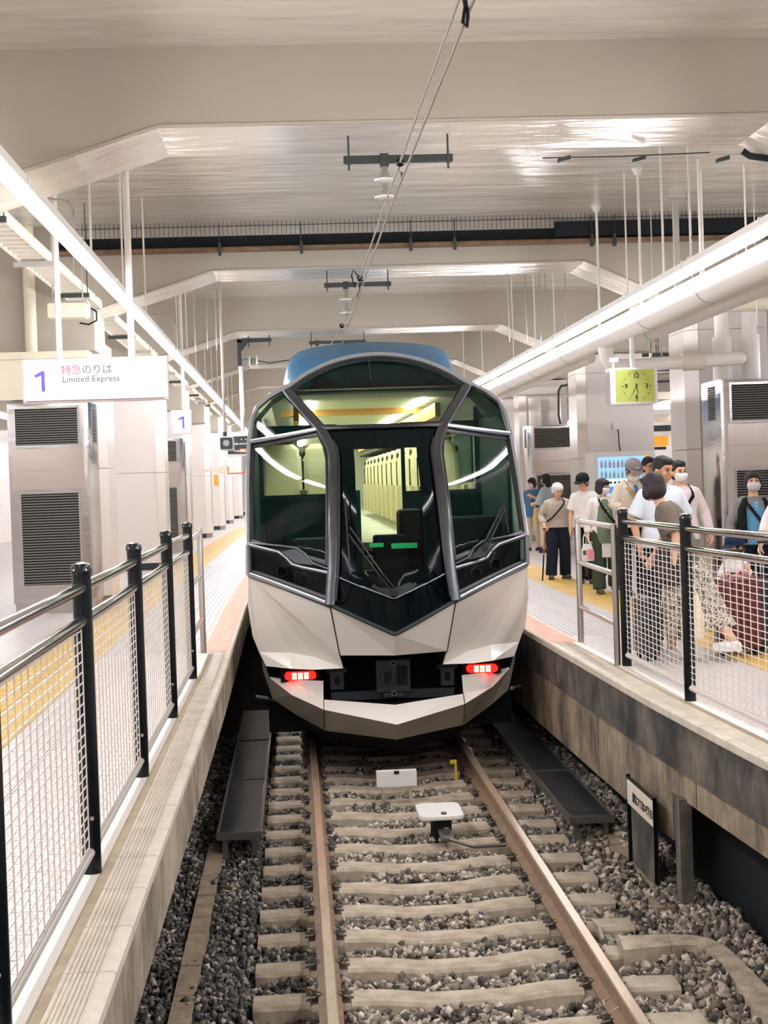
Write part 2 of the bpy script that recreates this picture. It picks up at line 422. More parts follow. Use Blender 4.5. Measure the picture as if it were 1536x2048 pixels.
def column(y, x0, x1, ch, zt, depth=1.0):
    """enamel clad column; x0,x1 = face; ch = side of the chamfered corner (+1 right, -1 left)"""
    core = [(x0+.03, y+.02), (x1-.19, y+.02), (x1-.03, y+.18), (x1-.03, y+depth), (x0+.03, y+depth)] if ch > 0 else [(x0+.19, y+.02), (x1-.03, y+.02), (x1-.03, y+depth), (x0+.03, y+depth), (x0+.03, y+.18)]
    root = struct('column', MB().prism(core, PZ-.02, zt), 'joint')
    MB().box(x0+.05, x1-.17, y+.005, y+.03, PZ, PZ+.13).build('plinth', 'plinth_black', root)
    c = .16; xa, xb = (x0, x1-c) if ch > 0 else (x0+c, x1)
    zs = [PZ+.13, 2.93, 4.55, zt] if zt > 4.7 else [PZ+.13, 2.93, zt]
    for za, zb in zip(zs, zs[1:]):
        g = .004
        MB().box(xa+g, xb-g, y, y+.03, za+g, zb-g).build('panel', 'enamel', root)
        if ch > 0:
            MB().prism([(xb, y), (x1, y+c), (x1-.04, y+c), (xb-.01, y+.03)], za+g, zb-g).build('panel', 'enamel', root)
            MB().box(x1-.03, x1, y+c+g, y+depth, za+g, zb-g).build('panel', 'enamel', root)
            MB().box(x0, x0+.03, y+.03, y+depth, za+g, zb-g).build('panel', 'enamel', root)
        else:
            MB().prism([(x0, y+c), (xa, y), (xa+.01, y+.03), (x0+.04, y+c)], za+g, zb-g).build('panel', 'enamel', root)
            MB().box(x0, x0+.03, y+c+g, y+depth, za+g, zb-g).build('panel', 'enamel', root)
            MB().box(x1-.03, x1, y+.03, y+depth, za+g, zb-g).build('panel', 'enamel', root)
    MB().box(x0+.04, x1-.04, y+depth-.001, y+depth+.02, PZ+.13, zt).build('panel', 'enamel', root)
    return root
LX = {0: (-3.7, -2.79), 1: (-3.45, -2.47), 2: (-3.45, -2.42), 3: (-3.4, -2.5), 4: (-3.3, -2.46), 5: (-3.25, -2.42), 6: (-3.3, -2.45), 7: (-3.2, -2.35), 8: (-3.2, -2.3)}
CYL = [12.9+.0, 20.75, 29.3, 37.4, 45.9, 53.7, 61.8, 70.0, 78.0]
for i, y in enumerate(CYL): column(y, *LX[i], 1, 4.98 if i != 1 else 4.6)
RX = {1: (5.38, 6.5), 2: (5.45, 6.90), 3: (5.45, 6.6), 4: (5.2, 6.6), 5: (5.3, 6.6), 6: (5.4, 6.8)}
for i, y in ((1, 20.8), (2, 29.3), (3, 36.9), (4, 45.6), (5, 53.7), (6, 62)): column(y, *RX[i], -1, 4.9, 1.0)
# ------------------------------------------------------------------ platform light strips (long real lamps)
def strip_light(name, label, x, z, ya, yb, mm='tube_light', housing=True, group=None):
    t = thing(name, label, 'light strip', (x, ya, z+.12), group)
    m = MB().tube([(x, ya, z), (x, yb, z)], .037, 10); m.build('tube', mm, t)
    MB().box(x-.05, x+.05, ya, yb, z+.038, z+.10).build('housing', 'pipe_white', t)
    e = MB()
    yy = ya
    while yy < yb: e.box(x-.055, x+.055, yy-.02, yy+.02, z+.02, z+.112); yy += 2.45
    tag(e.build('joint_clip', 'rod_white', t), kind='stuff')
    return t
strip_light('light_strip', 'long bright tube light running over the left platform', -1.62, 4.5, -5, 74)
strip_light('light_strip', 'long bright tube light over the right platform above the white pipe', 3.80, 4.53, -5, 74)
strip_light('light_strip', 'tube light far behind the left columns', -6.3, 4.3, -5, 74, 'far_tube_light')
strip_light('light_strip', 'tube light far behind the right columns seen past the clock', 8.6, 4.2, -5, 74, 'far_tube_light')
# ------------------------------------------------------------------ track
mat('rail_top', (196, 176, 152), 0.32, 0.55, noise=(3, 0.12), stretch=(8, 1, 1))
mat('rail_side', (146, 122, 100), 0.75, noise=(9, 0.2))
mat('sleeper_concrete', (190, 178, 160), 0.8, noise=(6, 0.22), bump=(30, 0.25), col2=(150, 136, 118))
mat('clip_steel', (110, 104, 98), 0.5, 0.6)
mat('mat_black', (16, 26, 34), 0.28, noise=(4, 0.35), bump=(9, 0.25))
mat('mat_frame', (84, 80, 74), 0.5)
mat('panel_blue_black', (20, 32, 40), 0.45, noise=(5, 0.2), bump=(80, 0.1))
mat('trough_concrete', (150, 134, 114), 0.85, noise=(8, 0.25), bump=(30, 0.4))
mat('trough_pale', (178, 164, 146), 0.85, noise=(9, 0.3), bump=(30, 0.4))
mat('plate_white', (244, 242, 238), 0.3)
mat('yellow_paint', (226, 190, 40), 0.4)
mat('cord_cream', (226, 214, 190), 0.6)
def ballast_mat():
    m = mat('ballast_stone', (150, 140, 128), 0.85); nt = m.node_tree; b = nt.nodes['Principled BSDF']; L = nt.links.new
    g = nt.nodes.new('ShaderNodeNewGeometry'); r = nt.nodes.new('ShaderNodeValToRGB'); e = r.color_ramp.elements
    e[0].color = rgb((60, 56, 54)); e[1].color = rgb((236, 226, 212)); e[1].position = 1.0
    a = e.new(.3); a.color = rgb((116, 106, 96)); a = e.new(.65); a.color = rgb((168, 156, 142)); a = e.new(.85); a.color = rgb((202, 190, 174))
    L(g.outputs['Random Per Island'], r.inputs[0])
    n = nt.nodes.new('ShaderNodeTexNoise'); n.inputs['Scale'].default_value = 45
    mx = nt.nodes.new('ShaderNodeMix'); mx.data_type = 'RGBA'; mx.blend_type = 'MULTIPLY'; mx.inputs[0].default_value = 0.35
    L(r.outputs[0], mx.inputs[6]); L(n.outputs[0], mx.inputs[7]); L(mx.outputs[2], b.inputs['Base Color'])
    bp = nt.nodes.new('ShaderNodeBump'); bp.inputs['Strength'].default_value = .4; L(n.outputs[0], bp.inputs['Height']); L(bp.outputs[0], b.inputs['Normal'])
ballast_mat()
TX = .85
track = thing('railway_track', 'railway track of brown steel rails on concrete sleepers running under the train', 'railway track', (TX, 4, -.17))
def rail_prof(x):
    w, f, h = .0325, .064, .153
    return [(x-f, -h), (x+f, -h), (x+f, -h+.012), (x+.012, -h+.03), (x+.009, -.04), (x+w, -.03), (x+w, -.006), (x+w-.008, 0), (x-w+.008, 0), (x-w, -.006), (x-w, -.03), (x-.009, -.04), (x-.012, -h+.03), (x-f, -h+.012)]
for x in (.1, 1.597):
    r = MB().prism(rail_prof(x), 4, 60, 'y').build('rail', 'rail_side', track)
    MB().prism([(x-.026, -.0005), (x+.026, -.0005), (x+.024, .0012), (x-.024, .0012)], 4, 60, 'y').build('running_surface', 'rail_top', r)
def sleeper_mesh():
    # stations along X (relative to the track axis): (x, top z, half width of top)
    st = [(-1.17, -.165), (-.86, -.16), (-.855, -.178), (-.64, -.178), (-.635, -.158), (-.45, -.162), (-.2, -.19), (.2, -.19), (.45, -.162), (.635, -.158), (.64, -.178), (.855, -.178), (.86, -.16), (1.17, -.165)]
    R = []
    for x, z in st: R.append([(x, -.13, -.36), (x, -.115, z-.02), (x, -.095, z), (x, .095, z), (x, .115, z-.02), (x, .13, -.36)])
    return MB().ring_loft([r[::-1] for r in R])
def clip_mesh(s):
    m = MB()
    m.box(s*.068, s*.135, -.05, .05, -.012, 0); m.box(s*.035, s*.10, -.03, .03, 0.0, .022)
    m.tube([(s*.12, -.03, .0), (s*.125, -.045, .02), (s*.08, -.05, .032), (s*.045, -.02, .03), (s*.045, .02, .03), (s*.08, .05, .032), (s*.125, .045, .02), (s*.12, .03, 0)], .008, 5)
    m.lathe((s*.09, 0, .02), [(.017, 0), (.017, .018), (.009, .018), (.009, .036)], 6)
    return m
sl0 = None; yy = 5.53
k = 0
rnd = random.Random(3)
while yy < 34:
    if sl0 is None:
        sl0 = sleeper_mesh().build('sleeper', 'sleeper_concrete'); sl0.parent = track; s = sl0
        cl = [clip_mesh(1).build('rail_clip', 'clip_steel'), clip_mesh(-1).build('rail_clip', 'clip_steel')]
    else: s = inst(sl0, (0, 0, 0), track)
    s.location = (0, yy-4, .17+rnd.uniform(-.004, .003)); s.rotation_euler[2] = rnd.uniform(-.012, .012)
    for x in (.1-TX, 1.597-TX):
        for j, sg in enumerate((1, -1)):
            if k == 0 and x < 0: c = cl[j]; c.parent = s
            else: c = inst(cl[j], (0, 0, 0), s)
            c.location = (x, 0, -.172)
    yy += .5795; k += 1
def path(name, label, cat, pts, w, z0, z1, m, bev=.01):
    """flat-topped concrete run along a plan polyline: each length its own piece"""
    t = thing(name, label, cat, (pts[0][0], pts[0][1], z0))
    for i, (p, q) in enumerate(zip(pts, pts[1:])):
        p, q = Vector((p[0], p[1])), Vector((q[0], q[1])); d = (q-p).normalized()
        pr = Vector(pts[max(i-1, 0)][:2]); nx = Vector(pts[min(i+2, len(pts)-1)][:2])
        d0 = ((q-pr).normalized() if i > 0 else d); d1 = ((nx-p).normalized() if i < len(pts)-2 else d)
        n0 = Vector((-d0.y, d0.x))*w/2; n1 = Vector((-d1.y, d1.x))*w/2; p2 = p+d*.004; q2 = q-d*.004
        MB().prism([tuple(p2-n0), tuple(q2-n1), tuple(q2+n1), tuple(p2+n0)], z0, z1+rnd.uniform(-.006, .006)).build('cover_block', m, t)
    return t
path('cable_trough', 'concrete cable trough half buried in ballast below the left platform', 'cable trough', [(-.70, 7.0+.52*i) for i in range(11)], .12, -.35, -.15, 'trough_concrete')
path('cable_trough', 'straight concrete cable trough under the right platform wall ending in ballast', 'cable trough', [(2.35, 12.0), (2.35, 11.5), (2.345, 11.0), (2.355, 10.5), (2.30, 10.0), (2.30, 9.75)][::-1], .15, -.35, -.14, 'trough_concrete')
o_ = [(610, 530), (915, 520), (1010, 522), (1100, 530), (1180, 548), (1250, 580), (1310, 625), (1370, 680), (1450, 758), (1536, 850), (1640, 970)]
i_ = [(640, 620), (940, 590), (1030, 588), (1100, 590), (1150, 610), (1200, 645), (1255, 715), (1320, 800), (1420, 940), (1536, 1078), (1660, 1230)]
t = thing('cable_trough', 'pale concrete cable trough curving away across the ballast at lower right', 'cable trough', tuple(atZ(1340, 1880, -.3)))
c3 = lambda p, z: atZ(1040+p[0]*.3229, 1700+p[1]*.3229, z)
for a, b, c, d in zip(o_, o_[1:], i_[1:], i_):
    P = [c3(x, -.11) for x in (d, c, b, a)]; cen = sum((Vector(p) for p in P), Vector())/4
    P = [p+(cen-p)*.012 for p in P]
    MB().prism([(p.x, p.y) for p in P], -.34, -.11).build('cover_block', 'trough_pale', t)
TROUGH = [((atZ(1040+(a[0]+b[0])/2*.3229, 1700+(a[1]+b[1])/2*.3229, -.13)).x, (atZ(1040+(a[0]+b[0])/2*.3229, 1700+(a[1]+b[1])/2*.3229, -.13)).y, .105) for p, q in ((0, 1), (1, 2), (2, 3), (3, 4), (4, 5), (5, 6), (6, 7), (7, 8), (8, 9), (9, 10)) for t_ in (0, .35, .7) for a, b in (((o_[p][0]*(1-t_)+o_[q][0]*t_, o_[p][1]*(1-t_)+o_[q][1]*t_), (i_[p][0]*(1-t_)+i_[q][0]*t_, i_[p][1]*(1-t_)+i_[q][1]*t_)),)]
TROUGH += [(2.34, 10.2+.12*k, .075) for k in range(15)]
# ballast: gravel nobody could count
def ballast(n, x0, x1, y0, y1, seed, sz=1.0):
    r = np.random.default_rng(seed)
    c = np.array([[-1,-1,-1],[1,-1,-1],[1,1,-1],[-1,1,-1],[-1,-1,1],[1,-1,1],[1,1,1],[-1,1,1]], float)*.58
    fc = np.array([[0,3,2,1],[4,5,6,7],[0,1,5,4],[1,2,6,5],[2,3,7,6],[3,0,4,7]])
    s = sz*r.uniform(.014, .033, (n, 1, 1))*r.uniform(.7, 1.35, (n, 1, 3))
    V = (c[None]+r.uniform(-.36, .36, (n, 8, 3)))*s
    q = r.normal(size=(n, 4)); q /= np.linalg.norm(q, axis=1, keepdims=True); w_, x, y, z = q.T
    Rm = np.stack([1-2*(y*y+z*z), 2*(x*y-z*w_), 2*(x*z+y*w_), 2*(x*y+z*w_), 1-2*(x*x+z*z), 2*(y*z-x*w_), 2*(x*z-y*w_), 2*(y*z+x*w_), 1-2*(x*x+y*y)], 1).reshape(n, 3, 3)
    V = np.einsum('nij,nkj->nki', Rm, V)
    px = r.uniform(x0, x1, n); py = y0+(y1-y0)*r.uniform(0, 1, n)**1.15
    ph = ((py-5.53)/.5795+.5) % 1-.5                                       # 0 on a sleeper
    lvl = -.225+.02*np.sin(px*9+py*3)+.015*np.sin(py*7.3-px*4)
    lvl = np.where((px < -.36) | (px > 2.1), lvl+.03, lvl)
    lvl = np.where(px > 2.25, lvl+.05, lvl)
    onsl = (np.abs(ph) < .24) & (px > -.34) & (px < 2.06)
    pz = lvl+r.uniform(-.03, .022, n)
    rail = (np.abs(px-.1) < .075) | (np.abs(px-1.597) < .075)
    pz = np.where(rail, np.minimum(pz, -.2), pz)
    keep = ~onsl
    keep &= ~((px > -.77) & (px < -.63) & (py < 12.3) & (r.uniform(0, 1, n) > .12))
    for q in TROUGH: keep &= ~((px-q[0])**2+(py-q[1])**2 < q[2]**2)
    V = V[keep]+np.stack([px, py, pz], 1)[keep][:, None, :]; n = len(V)
    me = bpy.data.meshes.new('ballast'); fcs = (fc[None]+8*np.arange(n)[:, None, None]).reshape(-1, 4)
    me.vertices.add(n*8); me.vertices.foreach_set('co', V.reshape(-1)); me.loops.add(n*24); me.loops.foreach_set('vertex_index', fcs.reshape(-1).astype(np.int32))
    me.polygons.add(n*6); me.polygons.foreach_set('loop_start', np.arange(0, n*24, 4, dtype=np.int32)); me.polygons.foreach_set('loop_total', np.full(n*6, 4, dtype=np.int32))
    me.update(calc_edges=True); me.validate()
    o = bpy.data.objects.new('ballast', me); COL.objects.link(o); me.materials.append(MATS['ballast_stone'])
    return o
mat('ballast_dark_shaded', (90, 86, 82)); MATS['ballast_dark_shaded'] = bpy.data.materials['ballast_stone'].copy()  # stones darker in themselves, with shade beside the platform partly in the colour
_e = [n for n in MATS['ballast_dark_shaded'].node_tree.nodes if n.type == 'VALTORGB'][0].color_ramp.elements
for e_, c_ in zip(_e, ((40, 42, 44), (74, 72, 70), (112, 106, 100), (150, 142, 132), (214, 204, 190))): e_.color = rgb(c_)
o = ballast(38000, -.04, 1.78, 6.6, 17.5, 5, .9)
tag(o, 'pale grey brown ballast stones lying between the two rails', 'gravel', kind='stuff')
o = ballast(36000, -1.12, -.04, 6.6, 17.5, 6, .78); o.data.materials[0] = MATS['ballast_dark_shaded']
tag(o, 'dark ballast stones, shade partly in their colour, filling the strip between the left rail and the left platform', 'gravel', kind='stuff')
o = ballast(25000, 1.78, 2.66, 6.6, 17.5, 8)
tag(o, 'mixed brown ballast stones between the right rail and the right platform wall', 'gravel', kind='stuff')
mat('bed_shaded', (46, 44, 42), .9, noise=(12, .4), bump=(40, .8)); struct('floor_trackbed', MB().box(-1.2, 3.5, Y0, 60, -.42, -.255), 'bed_shaded')  # shade below the left platform put into the dark bed colour
# black cover panels on either side
def covers(label, xa, xb, cuts, mm, z=0.0, slope=0.0):
    t = thing('track_cover', label, 'cover panel', ((xa+xb)/2, cuts[0], -.2))
    for i, (a, b) in enumerate(zip(cuts, cuts[1:])):
        p = MB().box(xa+.015, xb-.015, a+.012, b-.012, z-.02, z+.004).build('cover_mat', mm, t, bevel=.004)
        MB().box(xa, xb, a, a+.02, z-.045, z+.012).box(xa, xa+.018, a+.02, b-.002, z-.045, z+.012).box(xb-.018, xb, a+.02, b-.002, z-.045, z+.012).build('frame', 'mat_frame', t)
    for y in cuts[:-1]:
        for x in (xa+.06, xb-.06): MB().box(x-.02, x+.02, y+.03, y+.07, z-.24, z-.045).build('leg', 'mat_frame', t)
    return t
covers('long black rubber cover panels between the left sleeper ends and the left platform', -.68, -.335, (11.8, 13.93, 16.05, 18.2), 'mat_black')
covers('long flat dark cover panels between the right sleeper ends and the right platform', 2.03, 2.38, (11.8, 13.72, 15.7, 17.8), 'panel_blue_black', z=.0)
# white target box, white transponder plate, yellow bracket
t = thing('track_marker', 'white rectangular marker box on two small legs under the train nose', 'marker', (.81, 13.6, -.2))
MB().box(.635, .99, 13.56, 13.64, -.045, .095).build('box', 'plate_white', t, bevel=.004)
MB().box(.79, .835, 13.552, 13.56, .07, .096).build('notch', 'void_dark', t)
for x in (.69, .93): MB().box(x-.015, x+.015, 13.56, 13.62, -.2, -.045).build('leg', 'trough_pale', t)
t = thing('transponder_plate', 'white rounded signalling plate beside the right rail', 'signal plate', (1.06, 12.2, -.2))
def rrect(x0, x1, y0, y1, r, n=5):
    out = []
    for cx, cy, a0 in ((x1-r, y0+r, -90), (x1-r, y1-r, 0), (x0+r, y1-r, 90), (x0+r, y0+r, 180)):
        out += [(cx+r*math.cos(math.radians(a0+90*k/n)), cy+r*math.sin(math.radians(a0+90*k/n))) for k in range(n+1)]
    return out
MB().prism(rrect(.885, 1.24, 11.98, 12.48, .07), -.012, .03).build('plate', 'plate_white', t, bevel=.012)
MB().box(1.06, 1.10, 12.01, 12.05, .03, .045).build('latch', 'clip_steel', t)
MB().box(1.0, 1.14, 12.05, 12.35, -.2, -.012).build('pedestal', 'void_dark', t)
MB().box(1.03, 1.13, 11.72, 12.05, -.11, -.09).tube([(1.08, 11.75, -.1), (1.25, 11.55, -.12), (1.50, 11.55, -.12)], .016, 6).build('arm', 'clip_steel', t)
MB().lathe((1.08, 11.85, -.09), [(.025, 0), (.025, .05)], 6).build('bolt', 'clip_steel', t)
tag(MB().box(1.40, 1.42, 14.3, 14.34, -.16, .0).box(1.36, 1.42, 14.3, 14.34, .0, .03).build('bracket', 'yellow_paint'), 'small yellow bracket standing by the right rail under the train', 'bracket')
c = [atZ(x, y, z) for x, y, z in ((1243, 1990, -.1), (1222, 1993, -.12), (1207, 2002, -.13), (1210, 2013, -.14), (1219, 2010, -.14), (1213, 2022, -.16), (1203, 2030, -.16), (1210, 2033, -.16), (1222, 2022, -.14), (1250, 2008, -.09))]
tag(MB().tube(c, .004, 6).build('wire_loop', 'cord_cream'), 'thin cream wire twisted beside the right rail at the bottom', 'wire')
c = [atZ(x, y, z) for x, y, z in ((1172, 1838, -.12), (1186, 1840, -.13), (1198, 1852, -.14), (1206, 1880, -.19))]
tag(MB().tube(c, .012, 8).build('cable', 'trough_pale'), 'short grey cable dropping from the right rail into the ballast', 'cable')
# warning sign on the platform wall
mat('sign_cream', (236, 226, 208), 0.5); mat('ink_black', (24, 22, 24), 0.6)
t = thing('warning_sign', 'narrow cream warning sign with black writing against the right platform wall', 'sign', (2.31, 10.55, -.2))
MB().box(2.31, 2.322, 10.17, 10.96, .285, .46).build('board', 'sign_cream', t)
MB().box(2.31, 2.335, 10.155, 10.17, -.2, .48).box(2.31, 2.335, 10.96, 10.99, -.2, .49).box(2.312, 2.33, 10.155, 10.99, .46, .48).build('frame', 'post_black', t)
MB().box(2.334, 2.345, 10.17, 10.96, -.2, .28).build('back_panel', 'wall_upper', t)
MB().box(2.306, 2.31, 10.80, 10.95, .31, .455).build('sticker', 'plate_white', t)
text('lettering', '線路にすてないで下さい', 'ink_black', t, (2.3085, 10.79, .335), .075, rot=(math.pi/2, 0, -math.pi/2), bold=.002, sx=.78)
# ------------------------------------------------------------------ railings
def railing(side):
    L = side == 'left'
    ys = [4.35, 6.35, 8.42, 10.52, 12.6] if L else [12.3, 10.3, 8.3]
    xf = (lambda y: -.875) if L else (lambda y: 2.62+max(0, 10.3-y)*.03)
    t = thing('platform_railing', 'black posted steel railing with white wire mesh along the %s platform edge' % side, 'railing', (xf(ys[-1]), ys[-1], PZ))
    for y in ys:
        x = xf(y)
        p = MB().lathe((x, y, PZ), [(.039, 0), (.039, 1.22), (.043, 1.225), (.043, 1.245), (.036, 1.262), (.012, 1.268)], 20).build('post', 'post_black', t, smooth=True)
        m = MB()
        for a in (-.6, .6): m.ball((x+.043*math.sin(a), y-.043*math.cos(a), PZ+1.238), .0045, 6, 4)
        m.build('rivets', 'plate_white', p)['kind'] = 'stuff'
        MB().lathe((x+.012, y-.0395, PZ+.23), [(.009, -.004), (.009, .003)], 8, 'y').build('bolt', 'steel_dull', p)
    ss = sorted(ys)
    for a, b in zip(ss, ss[1:]):
        xa, xb = xf(a), xf(b)
        o = .0
        q = lambda y: xa+(xb-xa)*(y-a)/(b-a)
        for z, r in ((1.165, .0235), (1.03, .0235)):
            mb = MB().tube([(q(a)+o*.8, a, PZ+z-.012), (q(a)+o, a+.04, PZ+z), (q(b)+o, b-.04, PZ+z), (q(b)+o*.8, b, PZ+z-.012)], r, 14).build('rail_tube', 'steel_tube', t, smooth=True)
        MB().tube([(q(a)+o*.9, a-.01, PZ+.09), (q(b)+o*.9, b+.01, PZ+.09)], .019, 12).build('bottom_tube', 'rod_grey' if L else 'wire_white', t, smooth=True)
        m = MB(); n = int((b-a-.12)/.118)
        for i in range(n+1):
            y = a+.06+(b-a-.12)*i/n; x = q(y)+o*.75
            m.cyl((x, y, PZ+.095), (x, y, PZ+1.02), .0032, 5)
        for i in range(22):
            z = PZ+.115+i*.0418
            m.cyl((q(a+.045)+o*.75-.004, a+.045, z), (q(b-.045)+o*.75-.004, b-.045, z), .0032, 5)
        m.build('wire_mesh', 'wire_white', t)['kind'] = 'stuff'
    # plain steel end frame with three bars
    yb = ss[-1]; ye = 14.5 if L else 14.17; x = xf(yb); xe = -.895 if L else 2.597
    MB().lathe((xe, ye, PZ), [(.028, 0), (.028, 1.14), (.02, 1.16), (.005, 1.165)], 16).build('end_post', 'steel_dull', t, smooth=True)
    if not L: MB().lathe((x-.065, yb+.05, PZ), [(.026, 0), (.026, 1.14)], 16).build('end_post', 'steel_dull', t, smooth=True)
    xs = x if L else x-.065
    for z in (1.12, .74, .33): MB().tube([(xs, yb+(.05 if not L else 0), PZ+z), (xe, ye, PZ+z)], .0225, 12).build('bar', 'steel_tube', t, smooth=True)
railing('left'); railing('right')
# ------------------------------------------------------------------ stainless air conditioning cabinets
mat('warm_reflection_steel', (196, 184, 176), 0.2, 1.0, noise=(1.5, 0.04), bump=(1.0, 0.2))  # warm reflection of the yellow tiles tinted into the steel colour
def louvre(root, x0, x1, z0, z1, y, pitch, name, side=None):
    if side is None:
        f = MB().box(x0-.03, x1+.03, y-.012, y, z1, z1+.03).box(x0-.03, x1+.03, y-.012, y, z0-.03, z0).box(x0-.03, x0, y-.012, y, z0, z1).box(x1, x1+.03, y-.012, y, z0, z1).build(name, 'steel', root)
        MB().box(x0, x1, y-.003, y-.001, z0, z1).build('backing', 'grille_dark', f)
        m = MB(); z = z0+pitch*.5
        while z < z1: m.add([(x0, y-.012, z-.006), (x1, y-.012, z-.006), (x1, y-.004, z+.004), (x0, y-.004, z+.004), (x0, y-.010, z-.009), (x1, y-.010, z-.009)], [(0, 1, 2, 3), (0, 4, 5, 1)]); z += pitch
        m.build('slats', 'slat_grey', f)['kind'] = 'stuff'
        m = MB(); n = int((x1-x0)/.045)
        for i in range(1, n): xx = x0+(x1-x0)*i/n; m.box(xx-.0015, xx+.0015, y-.008, y-.005, z0, z1)
        m.build('grid_bars', 'dark_metal', f)['kind'] = 'stuff'
    else:   # on the side facing the track; y is then a pair
        s = side; X = x0
        f = MB().box(X, X+s*.01, y[0]-.02, y[1]+.02, z0-.02, z1+.02).build(name, 'steel', root)
        MB().box(X+s*.010, X+s*.012, y[0], y[1], z0, z1).build('backing', 'grille_dark', f)
        m = MB(); z = z0+pitch*.5
        while z < z1: m.box(X+s*.012, X+s*.02, y[0], y[1], z-.008, z+.004); z += pitch
        m.build('slats', 'slat_grey', f)['kind'] = 'stuff'
def cabinet(label, x0, x1, y, top, side, dep=.75):
    """side: +1 = the track is to the right of the cabinet"""
    t = thing('cooling_cabinet', label, 'cabinet', ((x0+x1)/2, y, PZ), 'stainless cooling cabinets')
    c = .09
    out = [(x0, y), (x1-c, y), (x1-.025, y+.025), (x1, y+c), (x1, y+dep), (x0, y+dep)] if side > 0 else [(x0+c, y), (x1, y), (x1, y+dep), (x0, y+dep), (x0, y+c), (x0+.025, y+.025)]
    MB().prism(out, PZ+.13, top).build('body', 'steel', t, smooth=True)
    MB().box(x0+.02, x1-.02, y+.02, y+dep, PZ, PZ+.13).build('plinth', 'steel_dull', t)
    a, b = (x0+.10, x1-.16) if side > 0 else (x0+.16, x1-.10)
    zu1, zu0 = top-.07, top-.53
    louvre(t, a, b, zu0, zu1, y, .030, 'upper_grille')
    louvre(t, a+.04, b-.02, PZ+.36, PZ+1.52, y, .034, 'lower_grille')
    p = MB()
    MB().box(a-.06, b+.06, y-.006, y, zu0-.32, zu0-.045).build('front_panel', 'warm_reflection_steel', t)
    MB().box(a-.06, b+.06, y-.006, y, PZ+1.58, zu0-.33).build('front_panel', 'warm_reflection_steel', t)
    MB().box(a-.06, b+.06, y-.005, y, PZ+.14, PZ+.32).build('front_panel', 'steel', t)
    louvre(t, x1 if side > 0 else x0, None, zu0+.02, zu1-.01, (y+.2, y+.5), .030, 'side_grille', side)
    return t
cabinet('stainless cooling cabinet with two dark grilles below the wide platform sign', -3.60, -2.56, 19.9, 3.77, 1)
cabinet('far stainless cooling cabinet standing left behind the small number sign', -3.3, -2.55, 36.3, 3.77, 1)
cabinet('stainless cooling cabinet at the right edge behind the masked woman', 5.50, 6.75, 19.7, 3.80, -1, .9)
cabinet('far stainless cooling cabinet left of the vending machine wall', 5.50, 6.60, 36.1, 3.80, -1)
# ------------------------------------------------------------------ hanging signs
mat('sign_glow', (150, 150, 150), 0.5, emit=((255, 252, 255), .80)); mat('sign_frame', (224, 212, 212), 0.4)
mat('violet', (110, 88, 190), 0.5); mat('sign_pink', (214, 70, 104), 0.5); mat('sign_grey', (70, 66, 72), 0.5)
mat('faint_grey', (190, 186, 190), 0.5); mat('sign_bar', (120, 96, 104), 0.5)
def numeral_one(par, x, y, z, h):
    w = h*.16; MB().prism([(x-w/2, z), (x+w/2, z), (x+w/2, z+h), (x-w*.35, z+h), (x-h*.42, z+h*.80), (x-h*.36, z+h*.68), (x-w/2, z+h*.78)], y-.002, y, 'y').build('numeral', 'violet', par)
t = thing('platform_sign', 'wide white lit platform sign with violet number one hanging from two poles', 'sign', (-1.8, 14.5, 3.47))
MB().box(-2.47, -1.135, 14.50, 14.62, 3.47, 3.875).build('case', 'sign_frame', t, bevel=.006)
MB().box(-2.452, -1.153, 14.494, 14.50, 3.49, 3.857).build('face', 'sign_glow', t)
MB().box(-2.44, -1.17, 14.489, 14.494, 3.484, 3.492).build('lower_bar', 'sign_bar', t)
numeral_one(t, -2.28, 14.493, 3.575, .19)
text('lettering', '特急', 'sign_pink', t, (-2.115, 14.491, 3.735), .095)
text('lettering', 'のりば', 'sign_grey', t, (-1.925, 14.491, 3.735), .095)
text('lettering', 'Limited Express', 'sign_grey', t, (-2.105, 14.491, 3.655), .082)
text('lettering', '当駅 始発      12', 'faint_grey', t, (-1.78, 14.491, 3.60), .036)
for x, r in ((-2.13, .027), (-1.465, .032)): MB().tube([(x, 14.56, 3.87), (x, 14.56, CZ)], r, 12).build('pole', 'pipe_white', t, smooth=True)
t = thing('number_sign', 'small white lit sign with violet number one hanging farther along the left platform', 'sign', (-1.9, 27, 3.55))
MB().box(-2.085, -1.74, 27, 27.12, 3.55, 3.975).build('case', 'sign_frame', t, bevel=.006)
MB().box(-2.055, -1.775, 26.994, 27, 3.58, 3.945).build('face', 'sign_glow', t)
numeral_one(t, -1.875, 26.993, 3.655, .21)
MB().tube([(-1.865, 27.06, 3.97), (-1.865, 27.06, CZ)], .03, 10).build('pole', 'pipe_white', t, smooth=True)
# clock
mat('clock_face', (160, 168, 84), 0.5, emit=((206, 216, 92), .14)); mat('clock_case', (236, 232, 234), 0.35); mat('clock_ink', (20, 24, 30), 0.5)
t = thing('station_clock', 'square station clock with yellow green face hanging over the right platform', 'clock', (4.02, 18, 3.44))
MB().box(3.735, 4.30, 18, 18.3, 3.44, 3.875).build('case', 'clock_case', t, bevel=.02)
fx, fz = 4.045, 3.655
MB().box(3.80, 4.29-.03, 17.994, 18, 3.47, 3.85).build('face', 'clock_face', t)
m = MB()
for i in range(60):
    a = i*math.pi/30; big = i % 5 == 0; q = i % 15 == 0
    r0, r1, hw = (.150, .176, .0045 if q else .003) if big else (.163, .174, .0012)
    c, s = math.cos(a), math.sin(a)
    m.slab([(fx+s*r0+c*hw, 17.992, fz+c*r0-s*hw), (fx+s*r0-c*hw, 17.992, fz+c*r0+s*hw), (fx+s*r1-c*hw, 17.992, fz+c*r1+s*hw), (fx+s*r1+c*hw, 17.992, fz+c*r1-s*hw)][::-1], .001)
